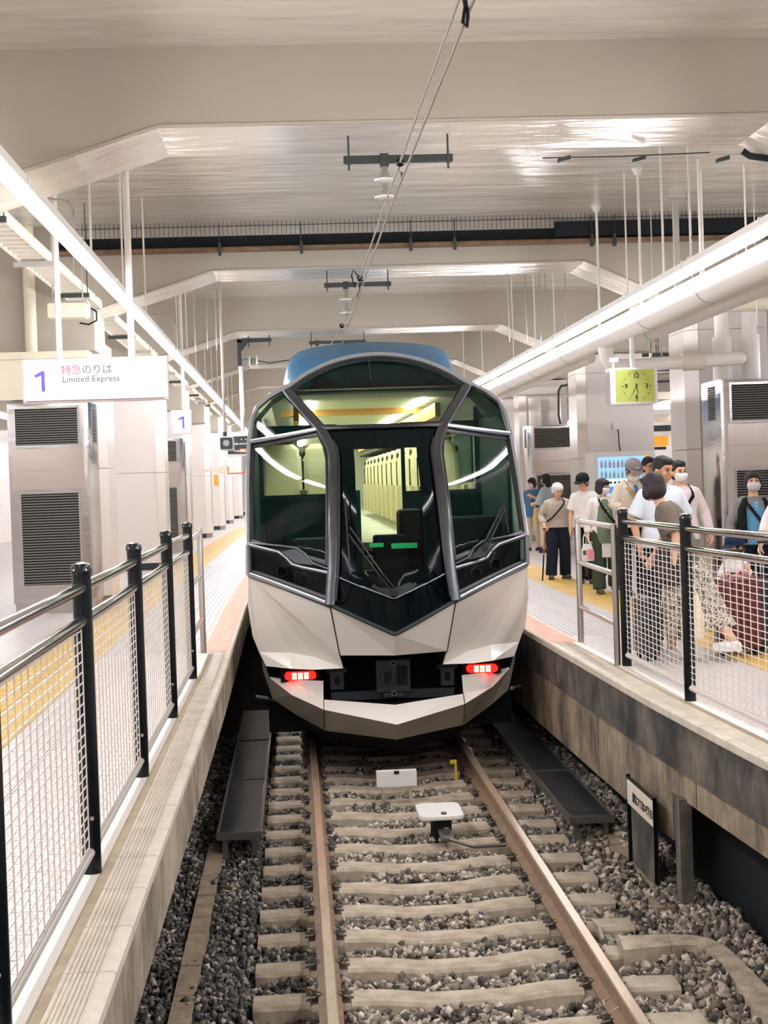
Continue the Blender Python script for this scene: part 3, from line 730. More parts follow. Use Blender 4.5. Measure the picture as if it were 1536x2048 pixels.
m.build('minute_marks', 'clock_ink', t)['kind'] = 'stuff'
for n_, a in (('12', 0), ('3', 90), ('6', 180), ('9', 270)):
    a = math.radians(a); text('hour_numeral', n_, 'clock_ink', t, (fx+.122*math.sin(a), 17.991, fz+.122*math.cos(a)-.026), .078, align='CENTER', bold=.002, sx=.9)
def hand(name, ang, ln, w):
    a = math.radians(ang); c, s = math.cos(a), math.sin(a)
    MB().slab([(fx-s*.03+c*w, 17.989, fz-c*.03-s*w), (fx-s*.03-c*w, 17.989, fz-c*.03+s*w), (fx+s*ln-c*w*.4, 17.989, fz+c*ln+s*w*.4), (fx+s*ln+c*w*.4, 17.989, fz+c*ln-s*w*.4)][::-1], .001).build(name, 'clock_ink', t)
hand('hour_hand', 168, .10, .006); hand('minute_hand', 210, .148, .004)
MB().lathe((fx, 17.988, fz), [(.009, 0), (.009, .004)], 12, 'y').build('hub', 'clock_ink', t)
MB().tube([(4.03, 18.12, 3.87), (4.03, 18.12, 4.235)], .028, 12).build('pole', 'pipe_white', t, smooth=True)
MB().cyl((3.80, 18.1, 3.87), (3.80, 18.1, 3.95), .014, 8).box(3.76, 3.85, 18.05, 18.15, 3.95, 4.0).build('antenna', 'clock_case', t)
# vending machine and socket on the panelled wall
mat('vend_white', (236, 234, 232), 0.35); mat('vend_blue', (150, 196, 236), 0.4, emit=((150, 200, 240), .7)); mat('vend_deep', (90, 140, 214), 0.4, emit=((90, 140, 214), .5)); mat('vend_pale', (222, 240, 250), 0.4, emit=((222, 240, 250), .7)); mat('vend_orange', (244, 170, 40), 0.4, emit=((244, 170, 40), .5))
mat('bottle_red', (232, 160, 180), 0.3); mat('bottle_green', (168, 214, 190), 0.3); mat('bottle_blue', (160, 204, 236), 0.3); mat('bottle_yellow', (226, 214, 160), 0.3)
vx0, vx1, vy = 5.50, 6.65, 28.2
t = thing('vending_machine', 'white drinks vending machine with pale blue window against the panelled wall', 'vending machine', ((vx0+vx1)/2, vy, PZ))
MB().box(vx0, vx1, vy, vy+.85, PZ+.002, 3.03).build('body', 'vend_white', t, bevel=.01)
MB().box(vx0+.08, vx1-.2, vy-.012, vy, 2.15, 2.93).build('window', 'vend_blue', t)
MB().box(vx0+.08, vx1-.2, vy-.02, vy-.012, 2.27, 2.38).build('price_panel', 'vend_deep', t)
MB().box(vx0+.08, vx1-.2, vy-.02, vy-.012, 2.40, 2.52).build('button_panel', 'vend_pale', t)
m = MB()
for i in range(11): m.lathe((vx0+.15+i*.077, vy-.02, 2.46), [(.022, -.02), (.022, 0)], 10, 'y')
m.build('buttons', 'ink_black', t)['kind'] = 'stuff'
for r in range(2):
    for i in range(11):
        x = vx0+.14+i*.077; z = 2.54+r*.19
        mm = ('bottle_yellow', 'bottle_green', 'bottle_blue', 'bottle_red')[(i*2+r*3) % 4]
        MB().lathe((x, vy-.035, z), [(.022, 0), (.022, .09), (.010, .12), (.010, .145)], 8).build('bottle', mm, t)
MB().slab([(vx1-.22, vy-.022, 2.95), (vx1-.18, vy-.022, 2.98), (vx1-.10, vy-.022, 2.85), (vx1-.15, vy-.022, 2.82)][::-1], .006).build('price_flash', 'vend_orange', t)
MB().box(vx0+.2, vx1-.2, vy-.01, vy, 1.35, 1.6).build('chute', 'grille_dark', t)
t = thing('wall_socket', 'white wall socket with black cord above the vending machine', 'socket', (6.15, 29.28, 3.4))
MB().box(6.10, 6.21, 29.22, 29.298, 3.46, 3.58).build('box', 'vend_white', t)
MB().tube([(6.18, 29.25, 3.50), (6.19, 29.2, 3.42), (6.20, 29.22, 3.2), (6.215, 29.22, 3.04)], .011, 6).build('cord', 'post_black', t)
# camera and departure board on the left
mat('led_red', (230, 90, 60), 0.5, emit=((240, 100, 70), 1.5)); mat('led_white', (240, 240, 240), 0.5, emit=((240, 240, 240), 1.0)); mat('board_dark', (44, 50, 52), 0.4); mat('lens_grey', (170, 172, 170), 0.1)
t = thing('security_camera', 'boxy dark faced security camera hanging over the left platform', 'camera', (-.93, 22, 3.15))
MB().box(-1.035, -.835, 22, 22.4, 3.145, 3.34).build('housing', 'clock_case', t, bevel=.02)
MB().prism(rrect(-1.02, -.85, 3.16, 3.325, .02), 21.98, 22.0, 'y').build('front', 'board_dark', t)
MB().lathe((-.935, 21.97, 3.245), [(.045, 0), (.045, .02)], 18, 'y').build('lens', 'lens_grey', t)
MB().tube([(-.96, 22.2, 3.33), (-.96, 22.2, CZ)], .02, 10).build('pole', 'rod_grey', t)
MB().lathe((-.96, 22.2, 3.33), [(.03, 0), (.03, .08)], 10).build('mount', 'dark_metal', t)
t = thing('departure_board', 'dark departure display with a red label beside the train on the left', 'display', (-1.0, 30, 3.2))
MB().box(-1.29, -.6, 30, 30.3, 3.2, 3.66).build('case', 'clock_case', t, bevel=.01)
MB().box(-1.25, -.62, 29.99, 30, 3.24, 3.58).build('screen', 'board_dark', t)
MB().box(-1.02, -.90, 29.982, 29.99, 3.27, 3.335).build('red_label', 'led_red', t)
text('lettering', '17:35', 'led_white', t, (-1.14, 29.985, 3.28), .05); text('lettering', '特急', 'led_white', t, (-1.005, 29.98, 3.285), .045)
text('lettering', '回送電車にのれません', 'led_white', t, (-1.22, 29.985, 3.42), .04); text('lettering', '▪   ▪', 'led_white', t, (-1.0, 29.985, 3.5), .06)
MB().tube([(-.95, 30.1, 3.65), (-.95, 30.1, CZ)], .04, 10).build('pole', 'pipe_white', t)
mat('coral', (222, 110, 96), 0.5); mat('sticker_orange', (232, 160, 50), 0.5)
t = thing('wall_bracket_sign', 'small cream box with a coral arm on a far left column', 'sign', (-1.6, 42, 3.0))
MB().box(-2.0, -1.8, 42, 42.2, 2.95, 3.15).build('box', 'pipe_cream', t); MB().box(-1.78, -1.3, 42, 42.03, 2.93, 2.97).box(-1.78, -1.74, 42, 42.03, 2.97, 3.15).build('arm', 'coral', t)
MB().box(-2.45, -2.0, 42.02, 42.08, 3.03, 3.09).build('mount', 'pipe_cream', t)
tag(MB().box(-2.74, -2.60, 53.685, 53.70, 2.62, 3.0).build('notice', 'sticker_orange'), 'small orange notice on a far left column', 'notice')
# ------------------------------------------------------------------ speaker, ladder tray, ducts on the left
t = thing('speaker', 'cream box speaker hanging under the cable ladder on the left', 'speaker', (-2.6, 17.8, 4.55))
P = lambda u, v, Y: atY(u, v, Y)
a, b = P(95, 636, 17.8), P(172, 604, 17.8)
MB().box(a.x, b.x, 17.8, 18.05, a.z, b.z).build('case', 'pipe_cream', t, bevel=.01)
MB().lathe(((a.x+b.x)/2-.03, 17.8, (a.z+b.z)/2), [(.085, -.004), (.085, 0)], 20, 'y').build('grille', 'tray_cream', t)
MB().lathe((b.x-.03, 17.9, (a.z+b.z)/2), [(.02, -.02), (.092, 0), (.092, .05)], 18, 'x').build('horn', 'plate_white', t, smooth=True)
MB().box(a.x, b.x, 17.85, 18.0, b.z, b.z+.03).cyl((a.x+.05, 17.9, b.z), (a.x+.05, 17.9, CZ), .008, 6).cyl((b.x-.05, 17.9, b.z), (b.x-.05, 17.9, CZ), .008, 6).build('bracket', 'rod_grey', t)
MB().tube([(b.x+.04, 17.9, b.z-.06), (b.x+.1, 17.9, b.z-.1), (b.x+.1, 17.9, b.z-.2), (b.x, 17.95, b.z-.24), (b.x-.1, 17.95, b.z-.22)], .011, 6).build('cord', 'post_black', t)
t = thing('cable_ladder', 'cream cable ladder running along the ceiling over the left platform', 'cable tray', (-2.53, 8, 5.0))
xa, xb = -2.69, -2.40
for x in (xa, xb): MB().box(x-.012, x+.012, 9, 60, 4.98, 5.08).build('side_rail', 'tray_cream', t)
m0 = None
for k in range(130):
    y = 9.2+k*.25
    if m0 is None: m0 = MB().box(xa, xb, y-.02, y+.02, 4.985, 5.02).build('rung', 'tray_cream', t)
    else: inst(m0, (0, k*.25, 0), t)
for k in range(14):
    y = 10.6+2.65*k
    m = MB().box(xa-.06, xb+.06, y-.025, y+.025, 4.93, 4.98); m.cyl((xa-.04, y, 4.95), (xa-.04, y, CZ), .006, 6); m.cyl((xb+.04, y, 4.95), (xb+.04, y, CZ), .006, 6)
    m.build('hanger', 'dark_metal' if k % 2 else 'rod_grey', t)
# square wire cradles beside the ladder
for k in range(9):
    y = 17.2+k*1.9; m = MB().tube([(-2.33, y, 5.0), (-2.33, y, 5.22), (-2.10, y, 5.22), (-2.10, y, 4.97)], .007, 5)
    m.build('cradle', 'rod_grey', t)
t = thing('duct', 'cream vertical duct standing on the left cabinet housing', 'duct', (-3.3, 20.4, 3.8))
c = P(63, 690, 20.1); MB().tube([(c.x, 20.1, 4.42), (c.x, 20.1, CZ-.002)], .078, 16).build('pipe', 'pipe_cream', t, smooth=True)
MB().box(-4.2, -2.55, 19.85, 20.28, 4.33, 4.42).build('top_plate', 'pipe_cream', t)
MB().prism([(-4.2, 3.82), (-2.75, 3.82), (-2.62, 4.33), (-4.2, 4.33)], 19.92, 20.28, 'y').build('housing', 'pipe_cream', t)
m = MB()
for x in (-3.95, -3.3, -2.85): m.box(x-.012, x+.012, 19.91, 19.92, 3.86, 4.3)
m.build('seams', 'joint', t)['kind'] = 'stuff'
# conduits rising to the left ceiling
def pipe(label, pts, r, m, cat='pipe', name='conduit', n=8, group=None):
    o = MB().tube(pts, r, n).build(name, m, None, smooth=True); tag(o, label, cat, group); return o
def bend(p, q, r=.12, k=4):
    return None
pipe('grey conduit bending down over the left column of the second beam', [P(0, 630, 20.27), P(150, 634, 20.27), P(166, 642, 20.27), P(171, 660, 20.27), P(171, 712, 20.27)], .022, 'rod_grey')
pipe('grey conduit curling down under the first beam beside the left light', [(P(88, 392, 13.6).x-.05, 13.6, CZ), P(82, 372, 13.6), P(88, 392, 13.6), P(100, 399, 13.6), P(118, 400, 13.6), P(136, 404, 13.6), P(146, 420, 13.6), P(148, 480, 13.6)], .014, 'rod_grey')
pipe('curved conduit above the light strip before the second beam', [(P(275, 560, 21.6).x, 21.6, CZ), P(275, 560, 21.6), P(275, 620, 21.6), P(285, 632, 21.6), P(320, 630, 21.6), P(340, 638, 21.6), P(350, 655, 21.6), P(352, 700, 21.6)], .018, 'rod_grey')
# ------------------------------------------------------------------ hanging rods
def rod(u, v, zb, r, m, label, g='hanging rods', zt=CZ):
    p = atZ(u, v, zt); o = MB().cyl((p.x, p.y, zb), (p.x, p.y, zt), r, 7)
    if r > .012: o.lathe((p.x, p.y, zt-.06), [(r*1.6, 0), (r*3, .06)], 10)
    o = o.build('hanger_rod', m); tag(o, label, 'rod', g); return o
ORD = ['first', 'second', 'third', 'fourth', 'fifth', 'sixth', 'seventh', 'eighth', 'ninth', 'tenth', 'eleventh', 'twelfth', 'thirteenth']
MB_ = [(-1.66, y) for y in (8.15, 13.4, 15.9, 18.3, 23.2, 25.4, 27.6, 30.5, 33, 35.5, 38, 41, 44)]
for k, (x, y) in enumerate(MB_):
    o = MB().cyl((x, y, 4.62), (x, y, CZ), .011, 6).box(x-.03, x+.03, y-.03, y+.03, 4.6, 4.66).build('hanger_rod', 'rod_white' if k % 3 else 'pipe_cream')
    tag(o, ORD[k]+' thin rod from the viewer hanging from the ceiling to the left light strip', 'rod', 'rods holding the left light strip')
for k, y in enumerate((14.6, 16.0, 17.4, 19.4, 22.3, 24.6, 26.5, 31.5, 34.2)):
    x = 3.84+(.08 if k % 2 else 0)
    o = MB().cyl((x, y, 4.64), (x, y, CZ), .013 if k % 2 else .009, 6).box(x-.03, x+.03, y-.03, y+.03, 4.62, 4.68).build('hanger_rod', 'rod_white')
    tag(o, ORD[k]+' rod from the viewer hanging from the ceiling to the right light strip', 'rod', 'rods holding the right light strip')
for k, (u, v, r, m_) in enumerate(((1192, 413, .014, 'rod_white'), (1275, 337, .016, 'rod_white'), (1301, 412, .009, 'rod_grey'), (1381, 420, .008, 'rod_white'), (1396, 318, .017, 'rod_white'), (1402, 340, .010, 'rod_white'), (1470, 420, .010, 'rod_white'), (1488, 330, .012, 'rod_white'), (1508, 410, .008, 'rod_white'), (1526, 425, .008, 'rod_white'))):
    p = atZ(u, v, CZ); o = MB().cyl((p.x, p.y, 4.5), (p.x, p.y, CZ), r, 7)
    if k < 2: o.lathe((p.x, p.y, CZ-.07), [(.035, 0), (.07, .07)], 10)
    tag(o.build('hanger_rod', m_), ORD[k]+' from left of the pale rods dropping from the ceiling to the right pipes', 'rod', 'rods holding the right pipes')
for k, (u, v) in enumerate(((350, 600), (388, 600), (412, 598), (430, 600), (1015, 560), (1050, 560), (1078, 562), (1090, 570), (1130, 565))):
    q = atY(u, v, 22.5); o = MB().cyl((q.x, 22.5, 4.6), (q.x, 22.5, CZ), .009, 6).build('hanger_rod', 'rod_grey')
    tag(o, ORD[k]+' from left of the thin grey rods hanging behind the second ceiling beam', 'rod', 'rods behind the second beam')
p = atZ(1350, 396, CZ)
tag(MB().box(p.x-.035, p.x+.035, p.y-.03, p.y+.03, 4.6, CZ-.03).box(p.x-.12, p.x+.12, p.y-.05, p.y+.05, CZ-.03, CZ).build('steel_hanger', 'rod_grey'), 'thick grey steel hanger with a top plate at the right ceiling', 'hanger')
# ------------------------------------------------------------------ pipes on the right
t = thing('drain_pipe', 'thick white pipe running under the right light strip with an elbow branch', 'pipe', (4.0, 8, 4.4))
MB().tube([(4.0, -4, 4.38), (4.0, 60, 4.38)], .15, 24).build('main_pipe', 'pipe_white', t, smooth=True)
by = 19.6
MB().tube([(4.02, by, 4.40), (4.02, by, 4.2), (4.04, by, 4.10), (4.10, by, 4.03), (4.20, by, 4.0), (4.3, by, 4.0)], .095, 16).build('elbow', 'pipe_white', t, smooth=True)
MB().tube([(4.25, by, 4.0), (5.72, by, 4.06)], .085, 16).build('branch_pipe', 'pipe_white', t, smooth=True)
MB().ball((5.74, by, 4.06), (.1, .09, .086), 14, 9).build('end_bend', 'pipe_white', t, smooth=True)
MB().tube([(5.0, by, 4.03), (5.28, by, 4.04)], .115, 18).build('coupling', 'tray_cream', t, smooth=True)
MB().cyl((4.6, by, 4.08), (4.6, by, 4.16), .02, 8).tube([(4.6, by, 4.17), (4.53, by, 4.18), (4.42, by, 4.18)], .006, 6).build('valve', 'steel_dull', t)
for y in (12, 14.5, 17, 22, 25, 28): MB().tube([(4.0, y, 4.38), (4.0, y+.03, 4.38)], .153, 24).build('collar', 'rod_grey', t, smooth=True)
t = thing('supply_pipe', 'second white pipe running parallel outside the thick one at right', 'pipe', (4.36, 8, 4.35))
MB().tube([(4.40, -4, 4.33), (4.40, 19.3, 4.33), (4.40, 19.6, 4.38), (4.43, 19.85, 4.55), (4.5, 19.95, 4.72), (4.65, 19.97, 4.79), (4.9, 19.97, 4.79)], .09, 18).build('main_pipe', 'pipe_white', t, smooth=True)
MB().tube([(4.40, 22.5, 4.33), (4.40, 60, 4.33)], .075, 16).build('main_pipe', 'pipe_white', t, smooth=True)
MB().tube([(4.40, 18.6, 4.33), (4.40, 18.68, 4.33)], .093, 18).build('green_band', 'bottle_green', t, smooth=True)
pipe('broad cream pipe crossing above the right cabinet', [(4.92, 19.97, 4.79), (9.5, 19.97, 4.80)], .10, 'pipe_cream', name='duct_pipe', n=16)
t = thing('cabinet_ducts', 'pair of wide upright white ducts on top of the right cabinet', 'duct', (5.8, 20.1, 3.8))
for u0, u1 in ((1425, 1465), (1480, 1519)):
    a, b = P(u0, 700, 20.1), P(u1, 700, 20.1)
    MB().cyl(((a.x+b.x)/2, 20.1, 3.80), ((a.x+b.x)/2, 20.1, 4.38 if u0 < 1450 else 4.40), (b.x-a.x)/2, 20).build('duct', 'pipe_white', t, smooth=True)
    MB().cyl(((a.x+b.x)/2, 20.1, 4.38), ((a.x+b.x)/2, 20.1, 4.75), (b.x-a.x)/2*.75, 18).build('collar', 'pipe_white', t, smooth=True)
t = thing('cabinet_ducts', 'pair of upright white ducts above the far right cabinet', 'duct', (5.8, 36.4, 3.8))
for x in (5.75, 6.2):
    MB().cyl((x, 36.4, 3.80), (x, 36.4, 4.45), .16, 16).build('duct', 'pipe_white', t, smooth=True)
pipe('white pipe crossing above the far right cabinet', [(4.5, 36.3, 4.62), (6.3, 36.3, 4.64)], .11, 'pipe_white', name='duct_pipe', n=12)
pipe('dark cable looping down the panelled wall left of the clock', [P(1135, 770, 29.2), P(1122, 772, 29.2), P(1117, 782, 29.2), P(1117, 830, 29.2), P(1121, 848, 29.2)], .022, 'dark_metal')
pipe('curved grey conduit beside the right light strip near the clock', [P(1290, 690, 22), P(1293, 684, 22), P(1308, 682, 22), P(1320, 690, 22), P(1324, 712, 22)], .014, 'rod_grey')
# far right things seen between the columns
mat('orange_panel', (250, 170, 50), 0.5, emit=((250, 170, 50), .4)); mat('far_steel', (190, 186, 182), 0.3, .8); mat('cream_panel', (232, 216, 190), 0.6)
t = thing('far_platform_canopy', 'stacked metal trays and an orange sign seen between the two right columns', 'ceiling equipment', (7.6, 33, 3.0))
for k, (v, m_, h) in enumerate(((735, 'far_steel', .10), (760, 'dark_metal', .05), (782, 'cream_panel', .16), (808, 'far_steel', .1), (826, 'cream_panel', .16), (848, 'dark_metal', .13), (870, 'orange_panel', .22), (892, 'dark_metal', .06))):
    a = P(1300, v, 33); MB().box(6.9, 8.45, 33+.25*k, 33.2+.25*k, a.z-h, a.z).build('tray' if m_ != 'orange_panel' else 'sign_panel', m_, t)
for k, (v, u0) in enumerate(((708, 1285), (722, 1275), (738, 1290))):
    a = P(u0, v, 27); m = MB().box(a.x, a.x+.75, 27, 27.05, a.z-.05, a.z+.01)
    m.cyl((a.x+.25, 27.02, a.z), (a.x+.25, 27.02, CZ), .008, 6); m.build('slotted_rail', 'dark_metal', t)
# ------------------------------------------------------------------ expansion gutter before the second beam
t = thing('ceiling_gutter', 'mesh screen and brown drain gutter across the ceiling before the second beam', 'gutter', (1, 20.2, 5.7))
MB().box(-2.9, 9, 20.1, 20.14, 5.86, CZ).build('screen', 'mesh_panel', t)
m = MB()
for i in range(150): m.box(-2.6+i*.058, -2.594+i*.058, 20.075, 20.082, 5.82, CZ)
m.box(-2.9, 9, 20.073, 20.08, 5.975, 5.983); m.build('screen_wires', 'dark_metal', t)['kind'] = 'stuff'
MB().box(-2.9, 9, 20.12, 20.28, 5.70, 5.86).build('gap', 'void_dark', t)
MB().box(3.5, 9, 20.03, 20.1, 5.74, 5.93).build('opening', 'void_dark', t)
MB().prism([(20.02, 5.66), (20.28, 5.66), (20.28, 5.70), (20.05, 5.715), (20.02, 5.70)], -2.9, 9, 'x').build('trough', 'gutter_brown', t)
for u in (439, 603, 822, 910, 1185, 1230): a = P(u, 500, 20.0); MB().box(a.x-.02, a.x+.02, 19.98, 20.06, 5.60, 5.75).cyl((a.x, 20.0, 5.60), (a.x, 20.0, 6.0), .007, 6).build('strap', 'dark_metal', t)
# cable with wooden wedges at the back of the first beam
t = thing('ceiling_cable', 'thin dark cable with wooden wedges along the first beam at upper right', 'cable', (3, 13.2, 5.4))
MB().tube([P(1085, 316, 13.2), P(1240, 313, 13.2), P(1420, 305, 13.2)], .006, 6).build('cable', 'dark_metal', t)
for u in (1128, 1278, 1445): a = P(u, 318, 13.2); MB().slab([(a.x-.06, 13.15, a.z-.035), (a.x+.05, 13.15, a.z-.01), (a.x+.05, 13.15, a.z+.025), (a.x-.06, 13.15, a.z-.005)], .05).build('wedge', 'dark_metal', t)
MB().tube([P(1485, 302, 13.1), P(1500, 312, 13.1), P(1560, 320, 13.1)], .03, 8).build('cable_sleeve', 'post_black', t)
# ------------------------------------------------------------------ overhead line
mat('copper_dull', (128, 116, 106), 0.45, .6); mat('porcelain', (240, 238, 234), 0.15)
mat('insul_grey', (130, 126, 118), 0.5)
sup = [(12.5, (687, 905), 318, 768, 4.90), (20.45, (648, 782), 569, 691, 4.82), (28.9, (618, 732), 684, 634, 4.78), (37.2, (608, 700), 742, 615, 4.78)]
mes = [Vector((.88, 5.5, 4.97)), Vector((.868, 7.43, 4.95))]; con = [Vector((.905, 5.0, 4.80)), Vector((.879, 6.95, 4.80)), Vector((.83, 12.55, 4.80)), Vector((.82, 25.3, 4.79)), Vector((.8, 60, 4.78))]
for k, (Y, (ua, ub), v, ui, zi) in enumerate(sup):
    zb = 5.25 if k else 5.27
    t = thing('line_support', ('nearest', 'second', 'third', 'farthest')[k]+' overhead line crossbar with porcelain insulators under a ceiling beam', 'insulator bracket', (0, 0, 0))
    a = atY(ua, v, Y); b = atY(ub, v, Y); zb = (a.z+b.z)/2; t.location = ((a.x+b.x)/2, Y, zb)
    MB().box(a.x, b.x, Y-.03, Y+.03, zb-.028, zb+.028).build('crossbar', 'dark_metal', t)
    for x in (a.x+.04, b.x-.04):
        MB().cyl((x, Y-.035, zb-.09), (x, Y-.035, 5.42), .009, 6).cyl((x, Y-.035, zb-.045), (x, Y-.035, zb-.03), .02, 6).build('bolt', 'dark_metal', t)
    if k == 3: continue
    c = atY(ui, v, Y); z = zb-.03
    MB().box(c.x-.035, c.x+.035, Y-.045, Y+.03, z-.03, z+.07).build('clamp', 'dark_metal', t)
    s = (z-zi)/.34
    for q in (0, 1):
        zz = z-.03-q*.155*s
        MB().lathe((c.x, Y, zz), [(.026, -.12*s), (.045, -.10*s), (.042, -.07*s), (.03, -.05*s), (.026, 0)], 16).build('insulator_cap', 'insul_grey', t, smooth=True)
        MB().lathe((c.x, Y, zz-.12*s), [(.05, -.010), (.085, -.004), (.088, .004), (.05, .022), (.02, .03)], 22).build('insulator_disc', 'porcelain', t, smooth=True)
    MB().tube([(c.x, Y, zi+.04), (c.x+.01, Y, zi+.02), (c.x+.005, Y, zi)], .014, 6).build('hook', 'dark_metal', t)
    mes.append(Vector((c.x+.005, Y, zi)))
mes.append(Vector((.78, 60, 4.75)))
line = thing('overhead_line', 'pair of overhead wires running along the middle above the train', 'overhead wire', (.9, 5, 4.9))
MB().tube(mes, .0085, 7).build('messenger_wire', 'insul_grey', line, smooth=True)
MB().tube(con, .0085, 7).build('contact_wire', 'copper_dull', line, smooth=True)
def along(P_, y):
    for a, b in zip(P_, P_[1:]):
        if a.y <= y <= b.y: return a.lerp(b, (y-a.y)/(b.y-a.y))
for y in (11.05, 16.9, 21.6, 26.2, 29.5):
    a = along(mes, y); b = along(con, y)
    MB().ball((a.x, a.y, a.z), (.034, .02, .034), 12, 8).build('guard_ring', 'post_black', line, smooth=True)
    MB().tube([(a.x, a.y, a.z-.02), ((a.x+b.x)/2-.015, y, (a.z+b.z)/2), (b.x, y, b.z+.02)], .003, 5).box(b.x-.01, b.x+.01, y-.01, y+.01, b.z, b.z+.04).build('dropper', 'dark_metal', line)
a = P(925, 20, 7.1)
MB().tube([P(922, -30, 7.1), P(930, 12, 7.1), P(925, 45, 7.1), P(934, 55, 7.1), P(936, 30, 7.1), P(930, -10, 7.1)], .008, 6).build('jumper_cable', 'post_black', line)
b = along(con, 7.15); m = MB()
for k in range(4): m.box(b.x-.012, b.x+.012, 7.3-k*.035, 7.32-k*.035, b.z-.018, b.z+.018)
m.build('clamp', 'steel_dull', line)
MB().tube([P(710, 575, 20.3), P(703, 552, 20.3), P(706, 540, 20.3), P(716, 552, 20.3), P(720, 580, 20.3), P(714, 594, 20.3)], .01, 6).build('jumper_cable', 'post_black', line)
# side bracket with horizontal insulators left of the train
t = thing('side_bracket', 'dark angle bracket with horizontal insulators hanging left of the train roof', 'insulator bracket', (-.9, 28.9, 4.9))
a, b = P(474, 680, 28.9), P(543, 684, 28.9); lo = P(478, 732, 28.9)
MB().box(a.x, b.x, 28.87, 28.93, a.z-.05, a.z+.02).box(a.x, a.x+.08, 28.87, 28.93, lo.z, a.z).build('arm', 'dark_metal', t)
MB().slab([(a.x+.08, 28.9, a.z-.05), (a.x+.08, 28.9, a.z-.22), (a.x+.2, 28.9, a.z-.05)][::-1], .02).build('gusset', 'dark_metal', t)
for x in (a.x+.21, b.x-.04): MB().cyl((x, 28.85, a.z-.14), (x, 28.85, 5.4), .01, 6).build('bolt', 'dark_metal', t)
z = P(490, 722, 28.9).z; c = a.x+.08
MB().lathe((c, 28.9, z), [(.03, 0), (.05, .03), (.04, .12), (.03, .14), (.05, .2), (.03, .27)], 10, 'x').build('insulator_cap', 'insul_grey', t)
for q in (.14, .27): MB().lathe((c+q, 28.9, z), [(.09, -.008), (.095, 0), (.04, .02)], 16, 'x').build('insulator_disc', 'porcelain', t)
MB().tube([(c+.28, 28.9, z), (c+.5, 28.9, z-.05), (c+.75, 28.9, z-.02), (1.0, 28.9, z+.1)], .012, 6).build('tie_cable', 'dark_metal', t)
# ------------------------------------------------------------------ the train
TC = .86
mat('train_white', (244, 238, 230), 0.22, coat=.5, noise=(.8, .015))
mat('train_grey', (150, 142, 130), 0.35, .3, noise=(120, .08))
mat('train_blue', (4, 84, 122), 0.35, spec=.3, noise=(3, .08))
mat('rim_silver', (186, 192, 204), 0.22, .85)
mat('pillar_steel', (92, 96, 102), 0.24, 1.0)
mat('trim_silver', (116, 119, 125), 0.25, .95)
mat('gasket', (14, 18, 20), 0.4)
mat('black_glass', (2, 9, 13), 0.08, spec=.10)
mat('under_black', (4, 8, 11), 0.7, spec=.2)
mat('coupler_dark', (34, 42, 46), 0.5, .3)
mat('cab_teal', (24, 82, 84), 0.7, spec=.2); mat('cab_dark', (10, 20, 24), 0.7, spec=.2)
mat('seat_cream', (240, 226, 184), 0.6, noise=(3, .05)); mat('seat_dark', (60, 56, 44), 0.6)
mat('inner_wall', (214, 208, 190), 0.6); mat('inner_floor', (176, 164, 130), 0.5, noise=(4, .5), stretch=(.3, 8, 1)); mat('wood_orange', (196, 140, 66), 0.5)
mat('inner_light', (255, 255, 255), 0.5, emit=((255, 250, 240), 30.0)); mat('inner_ceiling', (226, 240, 230), 0.5)
mat('green_lamp', (40, 200, 120), 0.5, emit=((40, 180, 110), .35))
mat('tail_red', (230, 20, 20), 0.3, emit=((255, 24, 16), 3.0)); mat('tail_glow', (255, 120, 100), 0.3, emit=((255, 130, 110), 6.0)); mat('tail_dark', (70, 6, 8), 0.3)
mat('lamp_glass', (226, 232, 236), 0.3, .6)
def tinted(name, tint, refl):
    m = bpy.data.materials.new(name); m.use_nodes = True; nt = m.node_tree; nt.nodes.clear(); L = nt.links.new
    out = nt.nodes.new('ShaderNodeOutputMaterial'); tr = nt.nodes.new('ShaderNodeBsdfTransparent'); tr.inputs[0].default_value = tint
    gl = nt.nodes.new('ShaderNodeBsdfGlossy'); gl.inputs['Roughness'].default_value = 0.015
    lw = nt.nodes.new('ShaderNodeLayerWeight'); pw = nt.nodes.new('ShaderNodeMath'); pw.operation = 'POWER'; pw.inputs[1].default_value = 4.0; ma = nt.nodes.new('ShaderNodeMath'); ma.operation = 'MULTIPLY_ADD'; ma.inputs[1].default_value = .6; ma.inputs[2].default_value = refl; mx = nt.nodes.new('ShaderNodeMixShader')
    L(lw.outputs['Facing'], pw.inputs[0]); L(pw.outputs[0], ma.inputs[0]); L(ma.outputs[0], mx.inputs[0]); L(tr.outputs[0], mx.inputs[1]); L(gl.outputs[0], mx.inputs[2]); L(mx.outputs[0], out.inputs[0]); MATS[name] = m
tinted('green_glass', (.52, .69, .63, 1), .013)
tinted('lamp_cover', (.45, .58, .58, 1), .012)
train = thing('express_train', 'white and blue express train with faceted nose and green tinted windows on the track', 'train', (TC, 13.9, .25))
def ip(tab, z):
    if z <= tab[0][0]: return tab[0][1]
    for (a, x), (b, y) in zip(tab, tab[1:]):
        if z <= b: return x+(y-x)*(z-a)/(b-a)
    return tab[-1][1]
HIN = [(1.54, .57), (1.86, .535), (2.07, .52), (2.5, .50), (2.85, .485), (2.95, .49), (3.06, .53), (3.165, .585), (3.58, .905)]
YIN = [(1.54, 14.04), (1.86, 14.09), (2.07, 14.13), (2.3, 14.19), (2.5, 14.27), (2.73, 14.41), (2.92, 14.56), (3.165, 14.84), (3.58, 15.46)]
YC = [(1.267, 13.87), (1.59, 13.89), (1.9, 13.94), (2.07, 13.98), (2.3, 14.05), (2.5, 14.14), (2.73, 14.28), (2.92, 14.43), (3.165, 14.72), (3.58, 15.32), (3.91, 15.66)]
HO = [(1.815, 1.306), (2.09, 1.30), (2.6, 1.295), (3.065, 1.27), (3.35, 1.22)]
